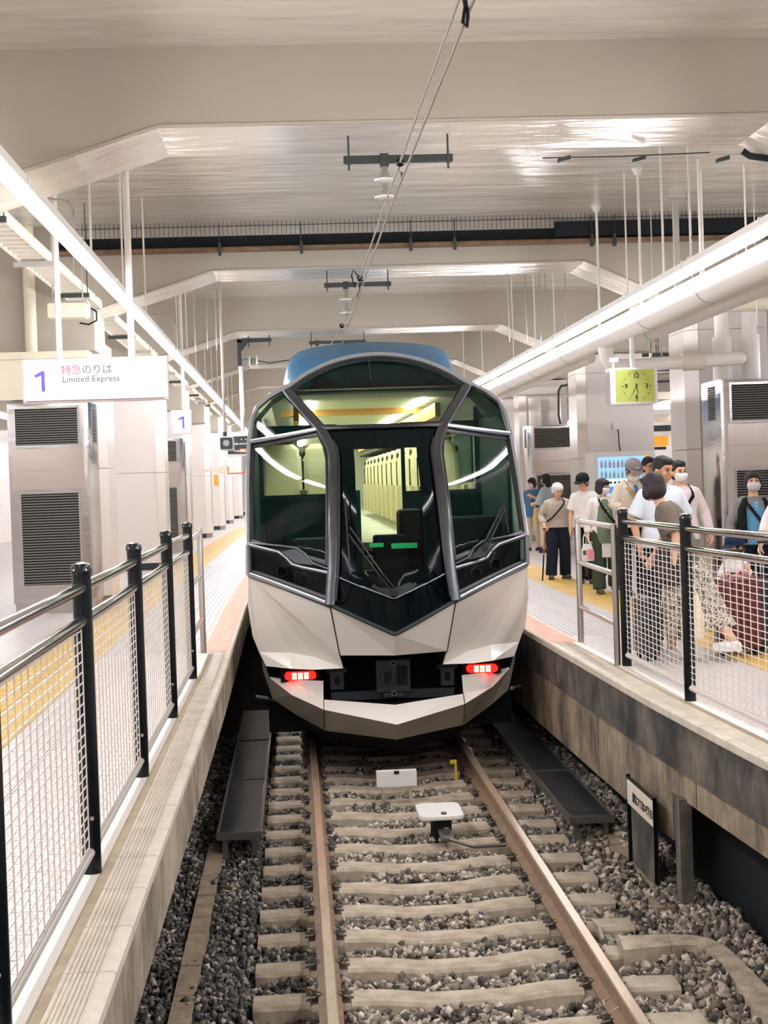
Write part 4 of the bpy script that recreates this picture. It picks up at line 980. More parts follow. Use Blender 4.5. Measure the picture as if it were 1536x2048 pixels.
YO = [(1.815, 14.57), (2.09, 14.52), (2.6, 14.86), (3.065, 15.2), (3.35, 15.32)]
def S(s, h, y, z): return (TC+s*h, y, z)
def side(s, u, z, d=0):                       # u 0 inner pillar .. 1 outer edge
    return S(s, ip(HIN, z)+u*(ip(HO, z)-ip(HIN, z)), ip(YIN, z)+u*(ip(YO, z)-ip(YIN, z))+d, z)
def cen(u, z, d=0):                           # u -1..1 between the pillars
    return (TC+u*ip(HIN, z), ip(YC, z)+(abs(u)**1.5 if z < 1.7 else .15*abs(u)+.85*max(0, (abs(u)-.55)/.45)**1.4)*(ip(YIN, z)-ip(YC, z))+d, z)
def patch(fn, us, zb, zt, nz):
    m = MB(); R = []
    for u in us: R.append([fn(u, zb(u)+(zt(u)-zb(u))*k/nz) for k in range(nz+1)])
    vs = [p for r in R for p in r]; n = nz+1; fs = []
    for i in range(len(us)-1):
        for k in range(nz): fs.append((i*n+k, (i+1)*n+k, (i+1)*n+k+1, i*n+k+1))
    return m.add(vs, fs)
def rng(a, b, n): return [a+(b-a)*i/n for i in range(n+1)]
def bar(pts, w, d, name, m, par, smooth=True):
    """flat bar with softly rounded section following pts; w across, d deep"""
    P = [Vector(p) for p in pts]; rings = []
    for i, c in enumerate(P):
        t = (P[min(i+1, len(P)-1)]-P[max(i-1, 0)]).normalized(); nrm = Vector((0, -1, .35)); nrm = (nrm-t*nrm.dot(t)).normalized(); a = t.cross(nrm)
        rings.append([tuple(c+a*(x*w)+nrm*(z*d)) for x, z in ((-.5, -.5), (.5, -.5), (.5, .15), (.36, .42), (0, .5), (-.36, .42), (-.5, .15))])
    return MB().ring_loft(rings).build(name, m, par, smooth=smooth)
A = lambda s: S(s, .905, 15.46, 3.58)
arcz = lambda h: 3.91-(1.406-math.sqrt(1.406**2-h*h)); arcy = lambda h: 15.66-.2*(h/.905)**2
# glazing
zmid = lambda u: 1.83+.25*u
for s in (1, -1):
    patch(lambda u, z: side(s, u, z, .03), rng(.04, .985, 8), lambda u: zmid(u)+.01, lambda u: 3.15-.09*u, 12).build('side_window', 'green_glass', train, smooth=True)
    w_ = MB(); B_ = side(s, 0, 3.165, .03); C_ = side(s, 1, 3.065, .03)
    pts = [side(s, .02, 3.18, .03), side(s, .98, 3.09, .03), S(s, 1.235, 15.33, 3.28), S(s, 1.19, 15.37, 3.38), S(s, 1.07, 15.43, 3.47), S(s, .92, 15.48, 3.55)]
    w_.add(pts, [(0, 1, 2, 3, 4, 5)] if s > 0 else [(5, 4, 3, 2, 1, 0)]); w_.build('upper_side_window', 'green_glass', train)
    # lamp window under the mid bar
    patch(lambda u, z: side(s, u, z, .02), rng(.03, .985, 6), lambda u: 1.55+.262*u, lambda u: zmid(u)-.01, 3).build('lamp_window', 'lamp_cover', train, smooth=True)
    bk = patch(lambda u, z: side(s, u, z, .30), rng(-.05, 1.0, 4), lambda u: 1.50+.26*u, lambda u: zmid(u), 2).build('lamp_housing', 'gasket', train)
    for h, z in ((1.0, 1.835), (.80, 1.765)):
        y = 14.09+(h-.535)/.77*.46+.05
        l = MB().lathe((TC+s*h, y, z), [(.01, .02), (.036, .03), (.045, .0), (.050, -.006), (.050, .06)], 20, 'y').build('headlamp', 'lamp_glass', train, smooth=True)
        MB().lathe((TC+s*h, y-.006, z), [(.052, 0), (.046, -.012), (.043, 0)], 20, 'y').build('lamp_ring', 'gasket', l)
        MB().box(TC+s*h-.09, TC+s*h+.09, y+.03, y+.2, z-.07, z+.06).build('lamp_block', 'cab_dark', train, bevel=.02)
    # black borders inside the window frames
    bar([side(s, .06, z, .02) for z in rng(1.9, 3.12, 10)], .055, .012, 'window_border', 'gasket', train)
    bar([side(s, .97, z, .02) for z in rng(2.1, 3.03, 8)], .05, .012, 'window_border', 'gasket', train)
    bar([side(s, u, 3.125-.09*u, .02) for u in rng(.04, .98, 5)], .06, .012, 'window_border', 'gasket', train)
    bar([side(s, u, 1.90+.225*u, .02) for u in rng(.04, .98, 5)], .05, .012, 'window_border', 'gasket', train)
    bar([side(s, u, 1.585+.262*u, .01) for u in rng(.04, .98, 5)], .05, .012, 'window_border', 'gasket', train)
    # metal frames
    inner = [side(s, 0, z, -.012) for z in (1.54, 1.7, 1.86, 2.07, 2.3, 2.5, 2.7, 2.85, 2.95, 3.06, 3.165)]
    bar(inner, .10, .06, 'inner_pillar', 'pillar_steel', train)
    bar([side(s, -.062, z, -.028) for z in (1.58, 1.7, 1.86, 2.07, 2.3, 2.5, 2.7, 2.85, 2.95, 3.04)], .022, .03, 'pillar_edge', 'gasket', train)
    bar([side(s, .035, z, -.035) for z in (1.58, 1.7, 1.86, 2.07, 2.3, 2.5, 2.7, 2.85, 2.95, 3.04, 3.12)], .018, .022, 'pillar_trim', 'trim_silver', train)  # silver inner line of the window frame
    bar([side(s, 0, 3.15, -.01), S(s, .745, 15.15, 3.372), S(s, .90, 15.45, 3.575)], .10, .06, 'upper_pillar', 'pillar_steel', train)
    bar([S(s, .64, 14.93, 3.185), S(s, .775, 15.165, 3.362), S(s, .925, 15.43, 3.555)], .022, .03, 'pillar_trim', 'trim_silver', train)
    bar([side(s, u, 3.165-.10*u, -.01) for u in rng(0, 1, 5)], .055, .05, 'cross_bar', 'trim_silver', train)
    # mid bar with its raised step
    zz = [(1.30, 2.09), (1.15, 2.05), (1.02, 2.018), (.95, 1.96), (.90, 1.90), (.80, 1.87), (.55, 1.82)]
    yo = lambda h, z: ip(YIN, z)+(h-ip(HIN, z))/(ip(HO, z)-ip(HIN, z))*(ip(YO, z)-ip(YIN, z))
    bar([S(s, h, yo(h, z)-.008, z) for h, z in zz], .035, .045, 'mid_bar', 'trim_silver', train)
    zu = [(1.29, 2.105), (1.0, 2.075), (.86, 2.055), (.78, 2.0), (.71, 1.91), (.57, 1.86)]
    bar([S(s, h, yo(h, z)-.012, z) for h, z in zu], .022, .045, 'mid_bar_edge', 'trim_silver', train)
    pl = [(1.02, 2.018), (.95, 1.97), (.90, 1.915), (.71, 1.90), (.78, 2.01), (.86, 2.055)]
    pp = [S(s, h, yo(h, z)-.006, z) for h, z in pl]; MB().slab(pp if s < 0 else pp[::-1], .02).build('wiper_plate', 'pillar_steel', train)
    # lower rim of the glazing and outer rim
    bar([side(s, u, 1.54+.27*u, -.012) for u in rng(0, 1, 5)], .05, .05, 'lower_rim', 'trim_silver', train)
    rim = [(1.318, 14.57, 1.81), (1.312, 14.52, 2.09), (1.31, 14.70, 2.35), (1.308, 14.87, 2.6), (1.298, 15.05, 2.85), (1.285, 15.2, 3.065), (1.25, 15.32, 3.30), (1.20, 15.37, 3.41), (1.08, 15.43, 3.51), (.92, 15.47, 3.60)]
    bar([S(s, *p) for p in rim], .045, .05, 'outer_rim', 'rim_silver', train)
    # dark door mirror or bump on the side
    MB().box(TC+s*1.325-.012, TC+s*1.325+.012, 14.7, 14.9, 2.0, 2.12).build('side_marker', 'gasket', train)
# top window with its arch
m = MB(); n = 16; top = [(TC+h, arcy(abs(h))+.02, arcz(abs(h))-.02) for h in rng(-.86, .86, n)]
bot = [cen(u, 3.18, .03) for u in rng(-.98, .98, n)]
R = [[tuple(Vector(b).lerp(Vector(t_), k/5)) for k in range(6)] for b, t_ in zip(bot, top)]
m.add([p for r in R for p in r], [(i*6+k, (i+1)*6+k, (i+1)*6+k+1, i*6+k+1) for i in range(n) for k in range(5)])
m.build('top_window', 'green_glass', train, smooth=True)
bar([(TC+h, arcy(abs(h))-.01, arcz(abs(h))+.012) for h in rng(-.93, .93, 24)], .05, .05, 'arch_rim', 'rim_silver', train)
bar([(TC+h, arcy(abs(h))+.0, arcz(abs(h))-.035) for h in rng(-.85, .85, 24)], .05, .02, 'arch_gasket', 'gasket', train)
bar([cen(u, 3.165, -.015) for u in rng(-1, 1, 8)], .05, .05, 'header_bar', 'gasket', train)
bar([(TC-.07, 15.58, 3.88), (TC-.07, 15.30, 3.63)], .014, .01, 'window_seam', 'gasket', train)
# centre door: black surround, clear pane
for a, b in ((-.985, -.6), (.6, .985)):
    patch(lambda u, z: cen(u, z, 0), rng(a, b, 3), lambda u: 1.84, lambda u: 2.95, 10).build('door_surround', 'black_glass', train, smooth=True)
patch(lambda u, z: cen(u, z, 0), rng(-.985, .985, 10), lambda u: 2.95, lambda u: 3.16, 3).build('door_surround', 'black_glass', train, smooth=True)
patch(lambda u, z: cen(u, z, 0), rng(-.985, .985, 10), lambda u: 1.60+.22*abs(u), lambda u: 1.84, 2).build('door_surround', 'black_glass', train, smooth=True)
patch(lambda u, z: cen(u, z, .012), rng(-.6, .6, 6), lambda u: 1.84, lambda u: 2.95, 10).build('door_window', 'green_glass', train, smooth=True)
patch(lambda u, z: cen(u, z, .0), rng(-.985, .985, 10), lambda u: 1.285+.273*abs(u), lambda u: 1.575+.222*abs(u), 2).build('lower_black_panel', 'black_glass', train, smooth=True)
bar([cen(u, 1.588+.222*abs(u), -.012) for u in (-1, -.5, -.02, .02, .5, 1)], .03, .035, 'chevron_bar', 'pillar_steel', train)
bar([cen(u, 1.268+.273*abs(u), -.008) for u in (-1, -.5, -.02, .02, .5, 1)], .035, .03, 'nose_gasket', 'coupler_dark', train)
bar([cen(u, 1.60, -.01) for u in (-.02, .02)], .03, .02, 'wiper_base', 'pillar_steel', train)
pp = [(TC-.20, 13.93, 1.70), (TC-.16, 13.93, 1.75), (TC+.18, 13.93, 1.75), (TC+.22, 13.93, 1.70), (TC+.03, 13.87, 1.615), (TC-.03, 13.87, 1.615)]
MB().slab(pp[::-1], .03).build('wiper_base', 'coupler_dark', train)
# wipers
t_ = [(TC-.01, 13.86, 1.64), (TC-.16, 13.86, 1.78), (TC-.40, 13.96, 2.13)]
MB().tube([t_[0], (TC-.12, 13.85, 1.80), (TC-.385, 13.98, 2.18)], .010, 6).tube([(TC+.03, 13.86, 1.65), (TC-.10, 13.84, 1.82), (TC-.37, 13.98, 2.24)], .008, 6).lathe((TC, 13.86, 1.64), [(.03, -.02), (.03, .02)], 12, 'y').tube([(TC-.40, 14.14, 2.50), (TC-.395, 13.97, 2.15), (TC-.385, 13.93, 1.94)], .009, 5).build('front_wiper', 'gasket', train)
MB().tube([(TC+.86, 14.24, 2.0), (TC+1.0, 14.40, 2.22), (TC+1.10, 14.52, 2.36)], .013, 6).tube([(TC+.90, 14.24, 2.0), (TC+1.05, 14.42, 2.24), (TC+1.12, 14.52, 2.36)], .008, 6).tube([(TC+1.10, 14.58, 2.42), (TC+1.13, 14.42, 2.12)], .009, 5).lathe((TC+.87, 14.2, 2.0), [(.035, -.02), (.03, .03)], 12, 'y').build('side_wiper', 'gasket', train)
MB().tube([(TC+.90, 14.2, 2.02), (TC+.96, 14.15, 1.95), (TC+.93, 14.15, 1.87), (TC+.88, 14.17, 1.9), (TC+.88, 14.2, 1.98)], .006, 5).build('wiper_hose', 'gasket', train)
# white nose
Vt = (TC, 13.87, 1.262); Jc = (TC, 14.03, 1.06)
for s in (1, -1):
    G = S(s, .575, 14.035, 1.532); F = S(s, 1.312, 14.57, 1.80); J = S(s, .497, 14.2, 1.06); K = S(s, .462, 14.33, .925)
    Lp = S(s, 1.245, 14.76, 1.06); L2 = S(s, 1.185, 14.70, .93); S1 = S(s, 1.325, 14.63, 1.5); S2 = S(s, 1.295, 14.70, 1.22)
    wedge = [Lp, S(s, .95, 14.64, 1.055), S(s, .72, 14.50, 1.02), K]
    def quad(name, pts, m_='train_white', th=.02):
        mb = MB().add(pts, [tuple(range(len(pts)))] if s > 0 else [tuple(range(len(pts)))[::-1]]); o = mb.build(name, m_, train)
        md = o.modifiers.new('thick', 'SOLIDIFY'); md.thickness = th; md.offset = -1 if True else 1; return o
    g = .006
    quad('nose_centre_panel', [Vt, Jc, S(s, .490, 14.2, 1.06), S(s, .567, 14.035, 1.53)][::1])
    # cheek: upper facet, lower facet, side facet
    mb = MB(); vs = [F, G, J, K, wedge[2], wedge[1], Lp, S2, S1]
    fs = [(0, 1, 2, 3), (0, 3, 4, 5), (0, 5, 6), (0, 6, 7, 8)]
    if s > 0: fs = [f[::-1] for f in fs]
    o = mb.add(vs, fs).build('nose_cheek', 'train_white', train)
    # wedge lit from above
    vs = [Lp, S(s, .95, 14.64, 1.055), S(s, .72, 14.50, 1.02), K, S(s, .75, 14.37, .918), S(s, .95, 14.50, .92), L2]
    MB().add(vs, [(0, 1, 5, 6), (1, 2, 4, 5), (2, 3, 4)]).build('nose_wedge', 'train_white', train)
    # underside and return into the coupler pocket
    MB().add([L2, S(s, .95, 14.50, .92), S(s, .75, 14.37, .918), K, S(s, .462, 14.9, .925), S(s, 1.185, 15.1, .93)], [(0, 1, 2, 3, 4, 5)]).build('nose_underside', 'train_grey', train)
    MB().add([J, K, S(s, .48, 14.9, .925), S(s, .50, 14.9, 1.06)], [(0, 1, 2, 3)]).build('pocket_side', 'coupler_dark', train)
    # shell behind the cheek
    # bumper
    top = [(1.22, 14.90, .985), (1.15, 14.84, .81), (.96, 14.66, .797), (.65, 14.46, .80), (.655, 14.42, .63), (0, 14.20, .585)]
    cr = [(1.225, 14.88, .98), (1.15, 14.80, .80), (.95, 14.56, .665), (.655, 14.31, .55), (0, 14.05, .425)]
    bt = [(1.22, 14.92, .86), (1.135, 14.80, .60), (.925, 14.62, .475), (.652, 14.44, .335), (0, 14.17, .268)]
    T = [S(s, *p) for p in top]; Cc = [S(s, *p) for p in cr]; Bb = [S(s, *p) for p in bt]
    def faces(name, vs, fs, m_):
        if s < 0: fs = [f[::-1] for f in fs]
        return MB().add(vs, fs).build(name, m_, train)
    faces('bumper_corner', [T[1], T[2], T[3], T[4], Cc[1], Cc[2], Cc[3]], [(0, 1, 5, 4), (1, 2, 3, 6, 5)], 'train_white')
    faces('bumper_centre', [T[4], T[5], Cc[3], Cc[4]], [(0, 1, 3, 2)], 'train_white')
    faces('bumper_lower', [Cc[0], Cc[1], Cc[2], Cc[3], Cc[4], Bb[0], Bb[1], Bb[2], Bb[3], Bb[4]], [(0, 1, 6, 5), (1, 2, 7, 6), (2, 3, 8, 7), (3, 4, 9, 8)], 'train_grey')
    bar([Vector(Cc[3])+Vector((0, -.003, .0)), Vector(Bb[3])+Vector((0, -.003, 0))], .006, .006, 'bumper_seam', 'gasket', train)
    bar([Vector(T[4])+Vector((0, -.0, .003)), Vector(Cc[3])+Vector((0, -.003, .002))], .006, .006, 'bumper_seam', 'gasket', train)
    bar([Vector(G)+Vector((0, -.004, 0)), Vector(J)+Vector((0, -.006, 0))], .007, .008, 'panel_seam', 'gasket', train)
    # dark skirt below the bumper
    sk = [(1.14, 15.1, .80), (1.04, 14.98, .58), (.84, 14.80, .42), (.60, 14.60, .30), (0, 14.30, .23)]
    faces('lower_skirt', Bb+[S(s, h, y+.06, z-.10) for h, y, z in sk], [(i, i+1, i+6, i+5) for i in range(4)], 'under_black')
    MB().slab([S(s, 1.05, 14.9, .56), S(s, 1.30, 15.0, .60), S(s, 1.30, 15.15, .60), S(s, 1.05, 15.1, .56)][::s], .02).build('side_fin', 'coupler_dark', train)
    # tail light
    x0, x1 = (TC+s*.715), (TC+s*1.01); xa, xb = min(x0, x1), max(x0, x1)
    tl = MB().prism(rrect(xa, xb, .80, .872, .034), 14.60, 14.66, 'y').build('tail_light', 'tail_red', train, smooth=False)
    for k in range(5):
        for j in range(2):
            xx = xa+.035+k*(xb-xa-.07)/4; MB().box(xx-.022, xx+.022, 14.592, 14.60, .806+j*.033, .833+j*.033).build('lamp_cell', 'tail_glow' if k in (1, 2, 3) else 'tail_red', tl)
    MB().box(xa-.04, xb+.04, 14.66, 14.70, .78, .91).build('lamp_mount', 'under_black', train)
# pocket and coupler
m = MB().box(TC-1.18, TC+1.18, 14.98, 15.0, .25, 1.10).build('pocket_back', 'under_black', train)
MB().add([S(1, .50, 14.2, 1.055), S(-1, .50, 14.2, 1.055), S(-1, .5, 15, 1.055), S(1, .5, 15, 1.055), S(1, 0, 14.04, 1.055)], [(0, 4, 1, 2, 3)]).build('pocket_roof', 'under_black', train)
MB().add([S(1, .655, 14.42, .62), S(1, 0, 14.2, .575), S(-1, .655, 14.42, .62), S(-1, .655, 15, .60), S(1, .655, 15, .60)], [(0, 1, 2, 3, 4)]).build('pocket_floor', 'under_black', train)
cp = MB().box(TC-.16, TC+.16, 14.33, 14.42, .68, .99).box(TC-.10, TC+.10, 14.34, 14.42, .63, .68).build('coupler', 'coupler_dark', train, bevel=.012)
MB().box(TC-.115, TC-.005, 14.24, 14.33, .77, .90).build('coupler_hook', 'coupler_dark', cp, bevel=.012)
MB().box(TC-.095, TC-.025, 14.236, 14.24, .785, .885).build('hook_mouth', 'under_black', cp)
MB().box(TC+.03, TC+.13, 14.325, 14.331, .75, .93).build('socket', 'under_black', cp)
for z in (.955, .675): MB().lathe((TC, 14.325, z), [(.028, 0), (.028, -.012), (.015, -.012), (.015, 0)], 14, 'y').build('air_port', 'mat_frame', cp)
for s in (1, -1):
    b = MB().box(TC+s*.52-.065, TC+s*.52+.065, 14.5, 14.6, .70, .88).box(TC+s*.52-.095, TC+s*.52+.095, 14.52, 14.6, .86, .90).build('connector_box', 'coupler_dark', train, bevel=.008)
    MB().prism(rrect(TC+s*.52-.025, TC+s*.52+.025, .75, .83, .02), 14.49, 14.5, 'y').build('connector_port', 'under_black', b)
MB().box(TC-.58, TC+.58, 14.5, 14.6, .60, .68).build('buffer_beam', 'coupler_dark', train)
# body shell
prof0 = [(1.215, 14.93, .98), (1.235, 14.78, 1.06), (1.288, 14.72, 1.22), (1.318, 14.65, 1.5), (1.306, 14.60, 1.8), (1.305, 14.56, 2.09), (1.30, 14.9, 2.6), (1.275, 15.24, 3.065), (1.24, 15.35, 3.32), (1.19, 15.40, 3.42), (1.07, 15.46, 3.52), (.91, 15.50, 3.61), (.6, 15.61, 3.80), (.3, 15.68, 3.89), (0, 15.70, 3.925)]
prof1 = [(1.22, .98), (1.27, 1.06), (1.325, 1.22), (1.34, 1.5), (1.34, 1.8), (1.34, 2.09), (1.34, 2.6), (1.32, 3.065), (1.28, 3.33), (1.22, 3.47), (1.10, 3.59), (.93, 3.69), (.6, 3.82), (.3, 3.89), (0, 3.92)]
for nm, i0, i1, mm in (('body_side', 0, 7, 'train_white'), ('roof_shell', 7, 14, 'rim_silver')):
    for s in (1, -1):
        a = [S(s, *p) for p in prof0[i0:i1+1]]; b = [S(s, h, 16.6, z) for h, z in prof1[i0:i1+1]]; c = [S(s, h*1.012, 19, z) for h, z in prof1[i0:i1+1]]; d = [S(s, h*1.02, 42, z) for h, z in prof1[i0:i1+1]]
        o = MB().ring_loft([a, b, c, d], cap=False, closed=False).build(nm, mm, train, smooth=True)
        md = o.modifiers.new('thick', 'SOLIDIFY'); md.thickness = .03; md.offset = 0
hump = []
for y, hp in ((15.82, [(.90, 3.60), (.86, 3.66), (.74, 3.74), (.5, 3.85), (.25, 3.91), (0, 3.93)]), (16.4, [(.92, 3.62), (.90, 3.76), (.80, 3.90), (.55, 4.0), (.25, 4.04), (0, 4.05)]), (16.95, [(.93, 3.64), (.915, 3.88), (.83, 4.065), (.55, 4.135), (.25, 4.16), (0, 4.17)]), (18, [(.95, 3.64), (.94, 3.88), (.84, 4.04), (.6, 4.12), (.25, 4.15), (0, 4.16)]), (42, [(.95, 3.64), (.94, 3.88), (.84, 4.04), (.6, 4.12), (.25, 4.15), (0, 4.16)])):
    q = [Vector((h, z)) for h, z in hp]; q = [(q[i]*.75+q[i+1]*.25 if t < .5 else q[i]*.25+q[i+1]*.75) for i in range(5) for t in (0, 1)]; q = [Vector(hp[0])]+q+[Vector(hp[-1])]; hp = [(v.x, v.y) for v in q]
    hump.append([(TC-h, y, z) for h, z in hp]+[(TC+h, y, z) for h, z in hp[-2::-1]])
MB().ring_loft(hump, cap=False).build('roof_fairing', 'train_blue', train, smooth=True)
MB().box(TC-1.0, TC+1.0, 15.6, 42, .20, .98).build('underframe', 'under_black', train)
m = MB()
for y in (17.0, 19.3):
    for x in (.1, 1.597): m.lathe((x-.06 if x < 1 else x-.06, y, .43), [(.43, 0), (.43, .12)], 24, 'x')
m.build('wheels', 'under_black', train)['kind'] = 'stuff'
# interior: cab in front, raised deck behind
MB().box(TC-1.24, TC+1.24, 14.75, 17.6, 1.3, 1.35).build('cab_floor', 'cab_dark', train)
MB().box(TC-1.28, TC+1.28, 17.6, 40, 1.85, 1.95).build('deck_floor', 'inner_floor', train)
MB().box(TC-1.28, TC+1.28, 39.9, 40, 1.0, 3.8).build('rear_wall', 'inner_wall', train)
for s in (1, -1):
    MB().box(TC+s*.36, TC+s*1.27, 17.5, 17.58, 1.3, 2.52).build('partition', 'cab_teal', train)
    MB().box(TC+s*1.20, TC+s*1.27, 17.5, 17.58, 2.52, 3.45).box(TC+s*.36, TC+s*.40, 17.5, 17.58, 2.52, 3.25).box(TC+s*.36, TC+s*1.27, 17.5, 17.58, 3.22, 3.30).build('partition_frame', 'cab_teal', train)
    MB().box(TC+s*1.26, TC+s*1.29, 17.6, 40, 1.9, 3.5).build('inner_side', 'inner_wall', train)
    MB().box(TC+s*1.25, TC+s*1.27, 15.3, 17.5, 1.35, 3.3).build('cab_side', 'cab_teal', train)
    for k in range(9): MB().box(TC+s*1.235, TC+s*1.255, 18.2+k*2.4, 20.2+k*2.4, 2.6, 3.2).build('side_pane', 'cab_teal', train)
    rk = MB().box(TC+s*.85, TC+s*1.25, 17.7, 39, 3.26, 3.29).build('luggage_rack', 'inner_wall', train)
    m = MB()
    for k in range(70): m.box(TC+s*.80, TC+s*1.24, 17.9+k*.3, 17.93+k*.3, 3.23, 3.26)
    m.build('rack_ribs', 'seat_dark', rk)['kind'] = 'stuff'
    MB().box(TC+s*.62, TC+s*.70, 17.7, 39, 3.55, 3.57).build('ceiling_lamp', 'inner_light', train)
    MB().box(TC+s*.78, TC+s*.84, 17.7, 39, 3.36, 3.52).build('cornice', 'wood_orange', train)
MB().box(TC-1.1, TC+1.1, 16.5, 40, 3.58, 3.62).build('inner_ceiling', 'inner_ceiling', train)
MB().box(TC-1.0, TC+1.0, 20.0, 20.08, 3.50, 3.58).build('lintel', 'wood_orange', train)
hl = [(-1.24, 15.34, 3.28), (-1.05, 15.48, 3.49), (-.9, 15.53, 3.58), (-.6, 15.63, 3.77), (-.3, 15.69, 3.865), (0, 15.71, 3.89), (.3, 15.69, 3.865), (.6, 15.63, 3.77), (.9, 15.53, 3.58), (1.05, 15.48, 3.49), (1.24, 15.34, 3.28)]
MB().ring_loft([[(TC+h, y, z) for h, y, z in hl], [(TC+h, 16.2, min(z, 3.66)) for h, y, z in hl], [(TC+h, 16.5, min(z, 3.60)) for h, y, z in hl]], cap=False, closed=False).build('headliner', 'cab_teal', train)
MB().box(TC+.24, TC+.50, 16.4, 16.9, 1.35, 2.33).build('driver_seat', 'cab_dark', train, bevel=.04); MB().box(TC-.05, TC+.30, 16.1, 16.4, 1.35, 2.08).build('cab_desk', 'cab_dark', train, bevel=.03)
MB().box(TC-.40, TC-.14, 17.0, 17.45, 1.35, 2.55).build('side_locker', 'cab_teal', train)
MB().box(TC-.9, TC-.35, 15.1, 15.7, 1.35, 2.10).box(TC-1.15, TC-.95, 15.2, 15.4, 1.9, 2.3).build('console', 'cab_dark', train, bevel=.04)
MB().box(TC+.45, TC+1.15, 15.0, 15.9, 1.35, 2.26).build('driver_desk', 'cab_dark', train, bevel=.05)
MB().box(TC-.12, TC+.02, 15.6, 15.65, 1.98, 2.02).box(TC+.10, TC+.36, 15.6, 15.65, 1.96, 2.01).build('indicator', 'green_lamp', train)
MB().tube([(TC-.36, 17.4, 2.0), (TC-.36, 17.35, 2.1), (TC-.36, 17.35, 2.75), (TC-.36, 17.4, 2.85)], .015, 8).build('grab_rail', 'steel_tube', train, smooth=True)
for k in range(3): MB().box(TC-.36, TC+.36, 17.0+k*.2, 17.2+k*.2, 1.35, 1.5+k*.15).build('step', 'inner_floor', train)
def seat_mesh():
    b = MB(); R = []
    for z, w, y0, y1 in ((.38, .42, -.10, .06), (.5, .47, -.12, .07), (.8, .48, -.06, .10), (1.0, .47, .0, .13), (1.10, .42, .02, .13), (1.16, .30, .05, .11)):
        R.append([(-w/2, y0+.03, z), (-w/2+.05, y0, z), (w/2-.05, y0, z), (w/2, y0+.03, z), (w/2, y1-.03, z), (w/2-.05, y1, z), (-w/2+.05, y1, z), (-w/2, y1-.03, z)])
    b.ring_loft(R); return b
ob = seat_mesh().build('seat_back', 'seat_cream'); oc = MB().box(-.24, .24, -.5, -.05, .28, .44).box(-.29, -.24, -.5, 0, .1, .62).box(.24, .29, -.5, 0, .1, .62).build('seat_cushion', 'seat_cream')
oh = MB().ball((-.225, .07, 1.04), (.022, .05, .05), 8, 6).ball((.225, .07, 1.04), (.022, .05, .05), 8, 6).box(-.25, .25, .115, .135, .3, .96).build('headrest_wing', 'seat_dark')
first = True
for k in range(12):
    for h in (-1.0, -.5, .86):
        loc = Vector((h, 18.35+k*1.25-13.9, 1.95-.25))
        if first: a, c, d = ob, oc, oh; a.parent = train; a.location = loc; c.parent = a; d.parent = a; first = False
        else:
            a = inst(ob, loc, train); c = inst(oc, (0, 0, 0), a); d = inst(oh, (0, 0, 0), a)
# ------------------------------------------------------------------ people
def cloth(name, col, **k):
    k.setdefault('bump', (14, .5)); k.setdefault('noise', (5, .06)); return mat(name, col, 0.85, spec=.2, **k)
mat('skin', (226, 178, 148), 0.5, noise=(30, .05)); mat('skin_tan', (196, 146, 112), 0.5, noise=(30, .05))
mat('hair_black', (14, 12, 14), 0.6, bump=(60, .6), stretch=(1, 1, .2)); mat('hair_brown', (28, 20, 20), 0.6, bump=(60, .6), stretch=(1, 1, .2)); mat('hair_white', (232, 230, 226), 0.6, bump=(40, .6))
mat('eye_dark', (24, 18, 18), 0.25); mat('lip', (190, 110, 100), 0.5)
cloth('mask_white', (244, 242, 242), noise=None); cloth('mask_grey', (206, 204, 212))
cloth('cloth_blue', (70, 118, 158)); cloth('cloth_paleblue', (182, 200, 212)); cloth('cloth_beige', (214, 202, 184)); cloth('cloth_oat', (190, 180, 168)); cloth('cloth_navy', (26, 34, 44)); cloth('cloth_white', (240, 236, 234))
cloth('cloth_sage', (112, 126, 106)); cloth('cloth_olive', (62, 72, 56)); cloth('cloth_cream', (226, 208, 176)); cloth('cloth_taupe', (112, 102, 92)); cloth('cloth_icy', (222, 228, 238)); cloth('cloth_black', (20, 24, 28)); cloth('cloth_grey', (130, 128, 130)); cloth('cloth_denim', (96, 150, 190)); cloth('cloth_pinkish', (236, 222, 222)); cloth('cloth_khaki', (150, 132, 100))
cloth('cap_grey', (142, 138, 138)); cloth('cap_black', (30, 34, 36)); cloth('cap_navy', (28, 44, 70)); cloth('bag_brown', (112, 92, 70)); cloth('bag_tan', (214, 184, 140)); cloth('tote_cream', (236, 224, 196)); cloth('strap_black', (26, 26, 28)); cloth('strap_tan', (160, 138, 108))
mat('shoe_brown', (86, 72, 60), 0.6); mat('shoe_dark', (30, 34, 40), 0.6); mat('shoe_white', (238, 236, 234), 0.5)
m = cloth('waist_camo', (58, 52, 48), noise=(14, .5)); m = mat('leaf_print', (150, 138, 122), 0.85, spec=.2); nt = m.node_tree
n = nt.nodes.new('ShaderNodeTexNoise'); n.inputs['Scale'].default_value = 38; n.inputs['Distortion'].default_value = 2.5; tc = nt.nodes.new('ShaderNodeTexCoord'); r = nt.nodes.new('ShaderNodeValToRGB')
r.color_ramp.interpolation = 'CONSTANT'; r.color_ramp.elements[0].color = rgb((72, 62, 54)); r.color_ramp.elements[1].position = .5; r.color_ramp.elements[1].color = rgb((218, 206, 188))
nt.links.new(tc.outputs['Object'], n.inputs[0]); nt.links.new(n.outputs[0], r.inputs[0]); nt.links.new(r.outputs[0], nt.nodes['Principled BSDF'].inputs['Base Color'])
